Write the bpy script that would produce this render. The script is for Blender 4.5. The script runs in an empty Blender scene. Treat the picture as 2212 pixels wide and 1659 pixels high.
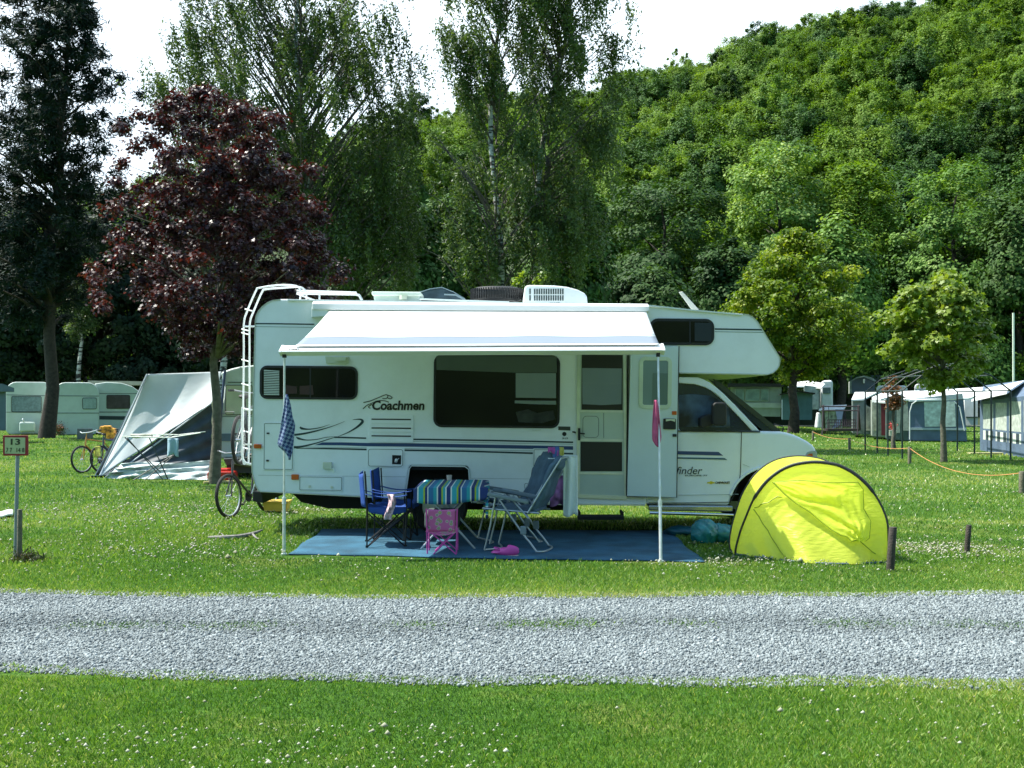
import bpy, math, random
import numpy as np
from mathutils import Vector, Matrix
R = math.radians
S = bpy.context.scene
COL = S.collection
# ---------------------------------------------------------------- camera
F, H, CX, HY, D = 2440.0, 1.8, 1106.0, 862.0, 14.88   # focal length in survey units, eye height, survey origin, side wall distance
cam = bpy.data.cameras.new('camera'); camo = bpy.data.objects.new('camera', cam); COL.objects.link(camo)
camo.location = (0, 0, H); camo.rotation_euler = (R(90), 0, 0)
cam.sensor_width = 36; cam.lens = 36 * F / 2212.0; cam.shift_y = 32.5 / 2212.0
cam.clip_start = 0.1; cam.clip_end = 3000
S.camera = camo
S.render.resolution_x = 1024; S.render.resolution_y = 768
S.view_settings.view_transform = 'Standard'; S.view_settings.look = 'None'
S.view_settings.exposure = 1.0; S.view_settings.gamma = 1
# ---------------------------------------------------------------- sky and sun
SUN = Vector((-0.62, 0.13, 1.0)).normalized()
W = bpy.data.worlds.new('World'); S.world = W; W.use_nodes = True
nt = W.node_tree; nd = nt.nodes; lk = nt.links
for n in list(nd): nd.remove(n)
out = nd.new('ShaderNodeOutputWorld'); bg = nd.new('ShaderNodeBackground'); bg.inputs[1].default_value = 0.125
sky = nd.new('ShaderNodeTexSky'); sky.sky_type = 'NISHITA'; sky.sun_disc = False
sky.sun_elevation = math.asin(SUN.z); sky.sun_rotation = math.atan2(SUN.x, SUN.y) % (2 * math.pi)
tc = nd.new('ShaderNodeTexCoord')
tint = nd.new('ShaderNodeMix'); tint.data_type = 'RGBA'; tint.blend_type = 'MULTIPLY'; tint.inputs[0].default_value = 1
tint.inputs[7].default_value = (0.80, 1.03, 1.03, 1)
lk.new(sky.outputs[0], tint.inputs[6])
no = nd.new('ShaderNodeTexNoise'); no.inputs['Scale'].default_value = 2.2; no.inputs['Detail'].default_value = 6
lk.new(tc.outputs['Generated'], no.inputs['Vector'])
sep = nd.new('ShaderNodeSeparateXYZ'); lk.new(tc.outputs['Generated'], sep.inputs[0])
mr = nd.new('ShaderNodeMapRange'); mr.inputs[1].default_value = -0.1; mr.inputs[2].default_value = 0.75; lk.new(sep.outputs['Y'], mr.inputs[0])
ad = nd.new('ShaderNodeMath'); ad.operation = 'MULTIPLY_ADD'; lk.new(no.outputs['Fac'], ad.inputs[0]); ad.inputs[1].default_value = 0.9
sb = nd.new('ShaderNodeMath'); sb.operation = 'MULTIPLY_ADD'; lk.new(mr.outputs[0], sb.inputs[0]); sb.inputs[1].default_value = 1.35; sb.inputs[2].default_value = -0.50
lk.new(sb.outputs[0], ad.inputs[2]); ad.use_clamp = True
mx = nd.new('ShaderNodeMix'); mx.data_type = 'RGBA'
lk.new(ad.outputs[0], mx.inputs[0]); lk.new(tint.outputs[2], mx.inputs[6]); mx.inputs[7].default_value = (6.0, 7.0, 7.9, 1)
lk.new(mx.outputs[2], bg.inputs[0]); lk.new(bg.outputs[0], out.inputs[0])
sl = bpy.data.lights.new('sun', 'SUN'); sl.energy = 4.7; sl.angle = R(0.5); sl.color = (1.0, 0.96, 0.86)
so = bpy.data.objects.new('sun', sl); COL.objects.link(so)
so.rotation_euler = (-SUN).to_track_quat('-Z', 'Y').to_euler()
# ---------------------------------------------------------------- helpers
def P(px, py, d=D): return Vector(((px - CX) / F * d, d, H - (py - HY) / F * d))
def G(px, py):
    d = H * F / (py - HY); return Vector(((px - CX) / F * d, d, 0))
ORG = {}
def tag(o, label=None, cat=None, group=None, kind=None):
    if label: o['label'] = label
    if cat: o['category'] = cat
    if group: o['group'] = group
    if kind: o['kind'] = kind
    return o
def thing(name, label, cat, loc=(0, 0, 0), group=None):
    o = bpy.data.objects.new(name, None); o.empty_display_size = 0.2; COL.objects.link(o)
    o.location = loc; ORG[o.name] = Vector(loc); return tag(o, label, cat, group)
def link(name, me, parent=None, org=None):
    o = bpy.data.objects.new(name, me); COL.objects.link(o)
    if parent is not None:
        o.parent = parent; ORG[o.name] = ORG[parent.name]
    else:
        ORG[o.name] = Vector(org) if org is not None else Vector((0, 0, 0)); o.location = ORG[o.name]
    return o
def copy_tree(o, parent=None):
    c = o.copy(); COL.objects.link(c); ORG[c.name] = ORG[o.name]
    if parent is not None: c.parent = parent
    for ch in list(o.children): copy_tree(ch, c)
    return c
def rrect(x0, y0, x1, y1, r, n=5, tilt=0.010):
    pts = []
    for cx, cy, a0 in ((x1 - r, y0 + r, -90), (x1 - r, y1 - r, 0), (x0 + r, y1 - r, 90), (x0 + r, y0 + r, 180)):
        for k in range(n + 1):
            a = R(a0 + 90 * k / n); pts.append((cx + r * math.cos(a), cy + r * math.sin(a)))
    mx_, my_ = (x0 + x1) / 2, (y0 + y1) / 2
    return [(x - (y - my_) * tilt, y + (x - mx_) * tilt) for x, y in pts]
class MB:
    def __init__(s): s.v = []; s.f = []; s.a = []
    def add(s, vs, fs, av=None):
        b = len(s.v); s.v += [Vector(v) for v in vs]; s.f += [tuple(i + b for i in f) for f in fs]
        s.a += (list(av) if av is not None else [0.0] * len(vs)); return s
    def box(s, c, size, rot=None):
        m = rot or Matrix.Identity(3); c = Vector(c); h = Vector(size) / 2
        vs = [c + m @ Vector((x * h.x, y * h.y, z * h.z)) for x in (-1, 1) for y in (-1, 1) for z in (-1, 1)]
        return s.add(vs, [(0, 1, 3, 2), (4, 6, 7, 5), (0, 4, 5, 1), (2, 3, 7, 6), (0, 2, 6, 4), (1, 5, 7, 3)])
    def hexa(s, a, b):      # two quads (4 corners each), joined
        return s.add(list(a) + list(b), [(0, 1, 2, 3), (7, 6, 5, 4), (0, 4, 5, 1), (1, 5, 6, 2), (2, 6, 7, 3), (3, 7, 4, 0)])
    def loft(s, a, b):      # two equal outlines joined and capped
        n = len(a)
        return s.add(list(a) + list(b), [tuple(range(n)), tuple(range(2 * n - 1, n - 1, -1))] + [(i, i + n, (i + 1) % n + n, (i + 1) % n) for i in range(n)])
    def prism(s, poly, y0, y1, d=D):   # outline surveyed on the plane at distance d, extruded from y0 to y1
        a = [P(x, y, d) for x, y in poly]
        return s.loft([Vector((p.x, y0, p.z)) for p in a], [Vector((p.x, y1, p.z)) for p in a])
    def ribbon(s, pts, w, y0, y1, d=D, closed=False):
        n = len(pts); ws = w if isinstance(w, (list, tuple)) else [w] * n
        L = []; Rr = []
        for i, (x, y) in enumerate(pts):
            p = pts[i - 1] if (i > 0 or closed) else pts[i]; q = pts[(i + 1) % n] if (i < n - 1 or closed) else pts[i]
            dx, dy = q[0] - p[0], q[1] - p[1]; l = math.hypot(dx, dy) or 1
            nx, ny = -dy / l * ws[i] / 2, dx / l * ws[i] / 2
            L.append((x + nx, y + ny)); Rr.append((x - nx, y - ny))
        for i in range(n if closed else n - 1):
            j = (i + 1) % n; s.prism([L[i], L[j], Rr[j], Rr[i]], y0, y1, d)
        return s
    def tube(s, pts, r, n=8, closed=False):
        pts = [Vector(p) for p in pts]; m = len(pts); rs = r if isinstance(r, (list, tuple)) else [r] * m
        b = len(s.v); up = None
        for i, p in enumerate(pts):
            a = pts[i - 1] if (i > 0 or closed) else p; c = pts[(i + 1) % m] if (i < m - 1 or closed) else p
            t = (c - a).normalized() if (c - a).length > 1e-9 else Vector((0, 0, 1))
            if up is None: up = t.orthogonal().normalized()
            u = (up - t * up.dot(t)); u = u.normalized() if u.length > 1e-6 else t.orthogonal().normalized()
            up = u; w = t.cross(u)
            for k in range(n):
                an = 2 * math.pi * k / n; s.v.append(p + (u * math.cos(an) + w * math.sin(an)) * rs[i]); s.a.append(0.0)
        for i in range(m if closed else m - 1):
            j = (i + 1) % m
            for k in range(n):
                k2 = (k + 1) % n; s.f.append((b + i * n + k, b + i * n + k2, b + j * n + k2, b + j * n + k))
        if not closed:
            s.f.append(tuple(b + k for k in reversed(range(n)))); s.f.append(tuple(b + (m - 1) * n + k for k in range(n)))
        return s
    def ball(s, c, r, nu=12, nv=8, rot=None):
        c = Vector(c); r = Vector(r) if hasattr(r, '__len__') else Vector((r, r, r)); m = rot or Matrix.Identity(3)
        vs = []; fs = []
        for i in range(nv + 1):
            th = math.pi * i / nv
            for k in range(nu):
                ph = 2 * math.pi * k / nu
                vs.append(c + m @ Vector((r.x * math.sin(th) * math.cos(ph), r.y * math.sin(th) * math.sin(ph), r.z * math.cos(th))))
        for i in range(nv):
            for k in range(nu):
                k2 = (k + 1) % nu; fs.append((i * nu + k, (i + 1) * nu + k, (i + 1) * nu + k2, i * nu + k2))
        return s.add(vs, fs)
    def torus(s, c, R0, r, ax=(0, 1, 0), nu=28, nv=8):
        c = Vector(c); ax = Vector(ax).normalized(); u = ax.orthogonal().normalized(); w = ax.cross(u)
        return s.tube([c + (u * math.cos(2 * math.pi * i / nu) + w * math.sin(2 * math.pi * i / nu)) * R0 for i in range(nu)], r, nv, True)
    def cyl(s, a, b, r, n=16): return s.tube([a, b], r, n)
    def grid(s, fn, nu, nv, av=None):
        vs = []; at = []
        for i in range(nu + 1):
            for j in range(nv + 1):
                vs.append(fn(i / nu, j / nv)); at.append(av(i / nu, j / nv) if av else 0.0)
        return s.add(vs, [(i * (nv + 1) + j, (i + 1) * (nv + 1) + j, (i + 1) * (nv + 1) + j + 1, i * (nv + 1) + j + 1) for i in range(nu) for j in range(nv)], at)
    def xf(s, m, t=(0, 0, 0)):
        t = Vector(t); s.v = [m @ v + t for v in s.v]; return s
    def build(s, name, mat, parent=None, smooth=False, bevel=0, solid=0, org=None, seg=2, label=None):
        o0 = ORG[parent.name] if parent is not None else (Vector(org) if org is not None else Vector((0, 0, 0)))
        me = bpy.data.meshes.new(name); me.from_pydata([tuple(v - o0) for v in s.v], [], s.f)
        me.materials.append(mat)
        if any(s.a):
            at = me.attributes.new('u', 'FLOAT', 'POINT'); at.data.foreach_set('value', s.a)
        o = link(name, me, parent, org)
        import bmesh
        bm = bmesh.new(); bm.from_mesh(me); bmesh.ops.recalc_face_normals(bm, faces=bm.faces); bm.to_mesh(me); bm.free()
        if smooth:
            me.polygons.foreach_set('use_smooth', [True] * len(me.polygons))
            try: me.set_sharp_from_angle(angle=R(40))
            except Exception: pass
        if solid:
            md = o.modifiers.new('thickness', 'SOLIDIFY'); md.thickness = solid; md.offset = 0
        if bevel:
            md = o.modifiers.new('edge', 'BEVEL'); md.width = bevel; md.segments = seg; md.limit_method = 'ANGLE'; md.angle_limit = R(40)
        if label: o['label'] = label
        return o
def spin(pts, cx=0, cy=0): return pts
def rotz(a): return Matrix.Rotation(a, 3, 'Z')
def curve(pts, n=8):     # Catmull-Rom through points (tuples of any size)
    out_ = []
    P_ = [pts[0]] + list(pts) + [pts[-1]]
    for i in range(1, len(P_) - 2):
        for k in range(n):
            t = k / n; q = []
            for a, b, c, d in zip(P_[i - 1], P_[i], P_[i + 1], P_[i + 2]):
                q.append(0.5 * (2 * b + (c - a) * t + (2 * a - 5 * b + 4 * c - d) * t * t + (3 * b - a - 3 * c + d) * t ** 3))
            out_.append(tuple(q))
    out_.append(tuple(pts[-1])); return out_
# ---------------------------------------------------------------- materials
MATS = {}
def mat(name, col, rough=0.6, metal=0.0, var=0.12, vs=3.0, bump=0.0, bs=40.0, trans=0.0, spec=0.5, coat=0.0, dirt=0.0, detail=4.0):
    if name in MATS: return MATS[name]
    m = bpy.data.materials.new(name); m.use_nodes = True; t = m.node_tree; n = t.nodes; l = t.links
    b = n['Principled BSDF']; b.inputs['Roughness'].default_value = rough; b.inputs['Metallic'].default_value = metal
    b.inputs['Specular IOR Level'].default_value = spec; b.inputs['Coat Weight'].default_value = coat
    c = n.new('ShaderNodeTexCoord'); z = n.new('ShaderNodeTexNoise'); z.inputs['Scale'].default_value = vs; z.inputs['Detail'].default_value = detail
    l.new(c.outputs['Object'], z.inputs['Vector'])
    r = n.new('ShaderNodeValToRGB'); l.new(z.outputs['Fac'], r.inputs[0])
    r.color_ramp.elements[0].position = 0.3; r.color_ramp.elements[1].position = 0.7
    r.color_ramp.elements[0].color = tuple(max(0, x * (1 - var)) for x in col) + (1,)
    r.color_ramp.elements[1].color = tuple(min(1, x * (1 + var)) for x in col) + (1,)
    res = r.outputs[0]
    if dirt:
        z2 = n.new('ShaderNodeTexNoise'); z2.inputs['Scale'].default_value = 1.7; z2.inputs['Detail'].default_value = 9; z2.inputs['Roughness'].default_value = 0.7
        l.new(c.outputs['Object'], z2.inputs['Vector'])
        mr_ = n.new('ShaderNodeMapRange'); mr_.inputs[1].default_value = 0.45; mr_.inputs[2].default_value = 0.8; mr_.inputs[4].default_value = dirt
        l.new(z2.outputs['Fac'], mr_.inputs[0])
        x = n.new('ShaderNodeMix'); x.data_type = 'RGBA'; l.new(mr_.outputs[0], x.inputs[0]); l.new(res, x.inputs[6]); x.inputs[7].default_value = (0.22, 0.22, 0.15, 1)
        res = x.outputs[2]
    l.new(res, b.inputs['Base Color'])
    if bump:
        z3 = n.new('ShaderNodeTexNoise'); z3.inputs['Scale'].default_value = bs; z3.inputs['Detail'].default_value = 5
        l.new(c.outputs['Object'], z3.inputs['Vector'])
        bp = n.new('ShaderNodeBump'); bp.inputs['Strength'].default_value = bump; bp.inputs['Distance'].default_value = 0.02
        l.new(z3.outputs['Fac'], bp.inputs['Height']); l.new(bp.outputs[0], b.inputs['Normal'])
    if trans:
        tr = n.new('ShaderNodeBsdfTranslucent'); l.new(res, tr.inputs[0]); mi = n.new('ShaderNodeMixShader'); mi.inputs[0].default_value = trans
        l.new(b.outputs[0], mi.inputs[1]); l.new(tr.outputs[0], mi.inputs[2]); l.new(mi.outputs[0], n['Material Output'].inputs[0])
    MATS[name] = m; return m
def leafmat(name, cols, trans=0.35, rough=0.5, spec=0.4, tcol=None):   # colour picked per leaf from an attribute
    m = bpy.data.materials.new(name); m.use_nodes = True; t = m.node_tree; n = t.nodes; l = t.links
    b = n['Principled BSDF']; b.inputs['Roughness'].default_value = rough; b.inputs['Specular IOR Level'].default_value = spec
    a = n.new('ShaderNodeAttribute'); a.attribute_name = 'rnd'
    oi = n.new('ShaderNodeObjectInfo'); mm = n.new('ShaderNodeMath'); mm.operation = 'MULTIPLY_ADD'; mm.inputs[1].default_value = 0.30; mm.inputs[2].default_value = -0.15
    l.new(oi.outputs['Random'], mm.inputs[0]); ma = n.new('ShaderNodeMath'); ma.operation = 'ADD'; ma.use_clamp = True; l.new(a.outputs['Fac'], ma.inputs[0]); l.new(mm.outputs[0], ma.inputs[1])
    r = n.new('ShaderNodeValToRGB'); l.new(ma.outputs[0], r.inputs[0])
    e = r.color_ramp.elements
    while len(e) < len(cols): e.new(0.5)
    for i, c in enumerate(cols): e[i].position = i / (len(cols) - 1); e[i].color = tuple(c) + (1,)
    l.new(r.outputs[0], b.inputs['Base Color'])
    tr = n.new('ShaderNodeBsdfTranslucent')
    x = n.new('ShaderNodeMix'); x.data_type = 'RGBA'; x.blend_type = 'MULTIPLY'; x.inputs[0].default_value = 1; l.new(r.outputs[0], x.inputs[6])
    x.inputs[7].default_value = tuple(tcol or (1.5, 1.5, 0.5)) + (1,); l.new(x.outputs[2], tr.inputs[0])
    mi = n.new('ShaderNodeMixShader'); mi.inputs[0].default_value = trans
    l.new(b.outputs[0], mi.inputs[1]); l.new(tr.outputs[0], mi.inputs[2]); l.new(mi.outputs[0], n['Material Output'].inputs[0])
    return m
def fast(name, V, k, m, parent=None, org=None, rnd=None, idx=None):   # many separate k-gons: V is (n*k,3); idx: optional face index array (nf,k)
    V = np.ascontiguousarray(V, dtype=np.float32)
    o0 = ORG[parent.name] if parent is not None else (Vector(org) if org is not None else Vector((0, 0, 0)))
    V = V - np.array(o0, dtype=np.float32)
    me = bpy.data.meshes.new(name); nv = len(V)
    idx = np.arange(nv, dtype=np.int32) if idx is None else np.ascontiguousarray(idx.reshape(-1), dtype=np.int32)
    nf = len(idx) // k
    me.vertices.add(nv); me.vertices.foreach_set('co', V.ravel())
    me.loops.add(len(idx)); me.loops.foreach_set('vertex_index', idx)
    me.polygons.add(nf); me.polygons.foreach_set('loop_start', np.arange(0, nf * k, k, dtype=np.int32))
    me.materials.append(m)
    if rnd is not None:
        at = me.attributes.new('rnd', 'FLOAT', 'FACE'); at.data.foreach_set('value', np.ascontiguousarray(rnd, dtype=np.float32))
    me.update(calc_edges=True); me.validate()
    return link(name, me, parent, org)
def leafgeo(C, N, size, rng, shape, tilt_down=0.0):
    """flat leaves: C centres, N normals, size per leaf, shape = outline points in the leaf's own plane"""
    n = len(C); N = N / (np.linalg.norm(N, axis=1, keepdims=True) + 1e-9)
    T = rng.normal(size=(n, 3)); T[:, 2] -= tilt_down
    T -= N * (T * N).sum(1, keepdims=True); T /= (np.linalg.norm(T, axis=1, keepdims=True) + 1e-9)
    B = np.cross(N, T); k = len(shape)
    V = np.zeros((n, k, 3), dtype=np.float32)
    for i, (a, b) in enumerate(shape): V[:, i] = C + T * (a * size)[:, None] + B * (b * size)[:, None]
    return V.reshape(-1, 3), k
DIA = [(-0.5, 0), (0, -0.32), (0.5, 0), (0, 0.32)]
STAR = [(-0.5, 0), (-0.15, -0.2), (-0.25, -0.5), (0.12, -0.28), (0.55, -0.25), (0.32, 0), (0.55, 0.25), (0.12, 0.28), (-0.25, 0.5), (-0.15, 0.2)]
NAR = [(-0.5, 0), (0, -0.22), (0.5, 0), (0, 0.22)]
def text_part(txt, name, m, parent, x0, y0, x1, y1, y, shear=0.0, bold=0.0, d=D, depth=0.003):
    cu = bpy.data.curves.new(name, 'FONT'); cu.body = txt; cu.shear = shear; cu.offset = bold; cu.extrude = 0.02; cu.resolution_u = 3
    ob = bpy.data.objects.new(name, cu); COL.objects.link(ob)
    bpy.context.view_layer.update()
    me = bpy.data.meshes.new_from_object(ob.evaluated_get(bpy.context.evaluated_depsgraph_get()))
    bpy.data.objects.remove(ob)
    co = np.empty(len(me.vertices) * 3, dtype=np.float32); me.vertices.foreach_get('co', co); co = co.reshape(-1, 3)
    lo, hi = co.min(0), co.max(0); a, b = P(x0, y1, d), P(x1, y0, d)
    q = np.empty_like(co); q[:, 0] = a.x + (co[:, 0] - lo[0]) / (hi[0] - lo[0]) * (b.x - a.x)
    q[:, 2] = a.z + (co[:, 1] - lo[1]) / (hi[1] - lo[1]) * (b.z - a.z); q[:, 1] = y - co[:, 2] / 0.02 * depth
    q -= np.array(ORG[parent.name], dtype=np.float32); me.vertices.foreach_set('co', q.ravel()); me.materials.clear(); me.materials.append(m); me.update()
    return link(name, me, parent)
# ---------------------------------------------------------------- ground, track, hill
rg = np.random.default_rng(7)
def ground_mat():
    m = bpy.data.materials.new('lawn'); m.use_nodes = True; t = m.node_tree; n = t.nodes; l = t.links
    b = n['Principled BSDF']; b.inputs['Roughness'].default_value = 0.9; b.inputs['Specular IOR Level'].default_value = 0.1
    c = n.new('ShaderNodeTexCoord')
    def noise(s, d=5, ro=0.6):
        z = n.new('ShaderNodeTexNoise'); z.inputs['Scale'].default_value = s; z.inputs['Detail'].default_value = d; z.inputs['Roughness'].default_value = ro
        l.new(c.outputs['Object'], z.inputs['Vector']); return z
    a = noise(0.45, 6, 0.7); e = noise(28, 4); f = noise(110, 3)
    r = n.new('ShaderNodeValToRGB'); l.new(a.outputs['Fac'], r.inputs[0]); el = r.color_ramp.elements
    el[0].position = 0.33; el[0].color = (0.028, 0.085, 0.012, 1); el[1].position = 0.66; el[1].color = (0.17, 0.20, 0.05, 1)
    x = el.new(0.5); x.color = (0.062, 0.145, 0.020, 1)
    r2 = n.new('ShaderNodeValToRGB'); l.new(e.outputs['Fac'], r2.inputs[0]); r2.color_ramp.elements[0].position = 0.3; r2.color_ramp.elements[0].color = (0.5, 0.5, 0.45, 1)
    r2.color_ramp.elements[1].position = 0.7; r2.color_ramp.elements[1].color = (1.35, 1.35, 1.2, 1)
    r3 = n.new('ShaderNodeValToRGB'); l.new(f.outputs['Fac'], r3.inputs[0]); r3.color_ramp.elements[0].position = 0.35; r3.color_ramp.elements[0].color = (0.6, 0.6, 0.6, 1)
    r3.color_ramp.elements[1].position = 0.68; r3.color_ramp.elements[1].color = (1.3, 1.3, 1.3, 1)
    def mul(p, q):
        y = n.new('ShaderNodeMix'); y.data_type = 'RGBA'; y.blend_type = 'MULTIPLY'; y.inputs[0].default_value = 1; l.new(p, y.inputs[6]); l.new(q, y.inputs[7]); return y.outputs[2]
    l.new(mul(mul(r.outputs[0], r2.outputs[0]), r3.outputs[0]), b.inputs['Base Color'])
    bp = n.new('ShaderNodeBump'); bp.inputs['Strength'].default_value = 0.8; bp.inputs['Distance'].default_value = 0.04; l.new(e.outputs['Fac'], bp.inputs['Height']); l.new(bp.outputs[0], b.inputs['Normal'])
    return m
mg = ground_mat()
tag(MB().add([(-1500, -300, 0), (1500, -300, 0), (1500, 2500, 0), (-1500, 2500, 0)], [(0, 1, 2, 3)]).build('ground', mg), kind='structure')
def edge_near(x): return 7.14 + 0.045 * math.sin(x * 1.1 + 1) + 0.03 * math.sin(x * 3.7) + 0.012 * math.sin(x * 11) + 0.115 * max(0, -x)
def edge_far(x): return 10.28 + 0.04 * math.sin(x * 0.9) + 0.035 * math.sin(x * 2.9 + 2) + 0.015 * math.sin(x * 9) + 0.009 * x * x
def gravel_base():
    m = bpy.data.materials.new('crushed stone'); m.use_nodes = True; t = m.node_tree; n = t.nodes; l = t.links
    b = n['Principled BSDF']; b.inputs['Roughness'].default_value = 0.85
    c = n.new('ShaderNodeTexCoord'); v = n.new('ShaderNodeTexVoronoi'); v.inputs['Scale'].default_value = 42; l.new(c.outputs['Object'], v.inputs['Vector'])
    z = n.new('ShaderNodeTexNoise'); z.inputs['Scale'].default_value = 1.3; z.inputs['Detail'].default_value = 7; l.new(c.outputs['Object'], z.inputs['Vector'])
    r = n.new('ShaderNodeValToRGB'); l.new(v.outputs['Color'], r.inputs[0]); r.color_ramp.elements[0].color = (0.05, 0.065, 0.07, 1); r.color_ramp.elements[1].color = (0.24, 0.28, 0.30, 1)
    l.new(r.outputs[0], b.inputs['Base Color'])
    bp = n.new('ShaderNodeBump'); bp.inputs['Strength'].default_value = 1; bp.inputs['Distance'].default_value = 0.02; bp.invert = True
    l.new(v.outputs['Distance'], bp.inputs['Height']); l.new(bp.outputs[0], b.inputs['Normal'])
    return m
tr = MB(); tr.grid(lambda u, v: Vector((-30 + 60 * u, (edge_near(min(8, max(-8, -30 + 60 * u))) + 0.02) * (1 - v) + (edge_far(min(8, max(-8, -30 + 60 * u))) - 0.02) * v, 0.004)), 600, 4)
tag(tr.build('gravel_track', gravel_base()), kind='structure')
# loose stones
def stones():
    n = 215000; x = rg.uniform(-7.2, 7.2, n); en = np.array([edge_near(a) for a in x]); ef = np.array([edge_far(a) for a in x])
    y = en + (ef - en) * rg.uniform(-0.03, 1.03, n) + rg.normal(0, 0.02, n)
    mid = np.exp(-((y - 9.0 - 0.05 * np.sin(x * 0.8)) / 0.16) ** 2); keep = (rg.random(n) > mid * 0.45) & (np.abs(x) < 0.47 * y + 2.0)
    x = x[keep]; y = y[keep]; n = len(x)
    s = rg.lognormal(-5.02, 0.36, n); s = np.clip(s, 0.003, 0.015)
    cube = np.array([[a, b, c] for a in (-1, 1) for b in (-1, 1) for c in (-1, 1)], dtype=float)
    V = cube[None] * (rg.uniform(0.55, 1.25, (n, 1, 3))) + rg.normal(0, 0.22, (n, 8, 3))
    q = rg.normal(size=(n, 4)); q /= np.linalg.norm(q, axis=1, keepdims=True); a, b, c, d = q.T
    M = np.stack([1 - 2 * (c * c + d * d), 2 * (b * c - a * d), 2 * (b * d + a * c), 2 * (b * c + a * d), 1 - 2 * (b * b + d * d), 2 * (c * d - a * b), 2 * (b * d - a * c), 2 * (c * d + a * b), 1 - 2 * (b * b + c * c)], 1).reshape(n, 3, 3)
    V = np.einsum('nij,nkj->nki', M, V) * (s * 0.72)[:, None, None]
    V += np.stack([x, y, s * 0.35 + 0.004], 1)[:, None]
    fi = np.array([(0, 1, 3, 2), (4, 6, 7, 5), (0, 4, 5, 1), (2, 3, 7, 6), (0, 2, 6, 4), (1, 5, 7, 3)])
    idx = (np.arange(n)[:, None, None] * 8 + fi[None]).reshape(-1, 4)
    rn = np.repeat(np.clip(rg.beta(2, 2.0, n) * 0.95 + 0.10 * np.exp(-((y - 8.15) / .35) ** 2) + 0.08 * np.exp(-((y - 9.75) / .3) ** 2) - .13 * np.exp(-((y - 8.95 - .1 * np.sin(x * 1.3)) / .3) ** 2) + .05 * np.sin(x * 2.1 + np.sin(y * 3)) * np.sin(y * 4 + x), 0, 1), 6)
    m = leafmat('stone', [(0.045, 0.056, 0.058), (0.145, 0.172, 0.178), (0.235, 0.272, 0.28), (0.35, 0.39, 0.395)], trans=0.0, rough=0.8)
    tag(fast('gravel_stones', V.reshape(-1, 3), 4, m, rnd=rn, idx=idx), kind='stuff', label='loose grey crushed stone covering the track', cat='gravel')
stones()
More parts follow.
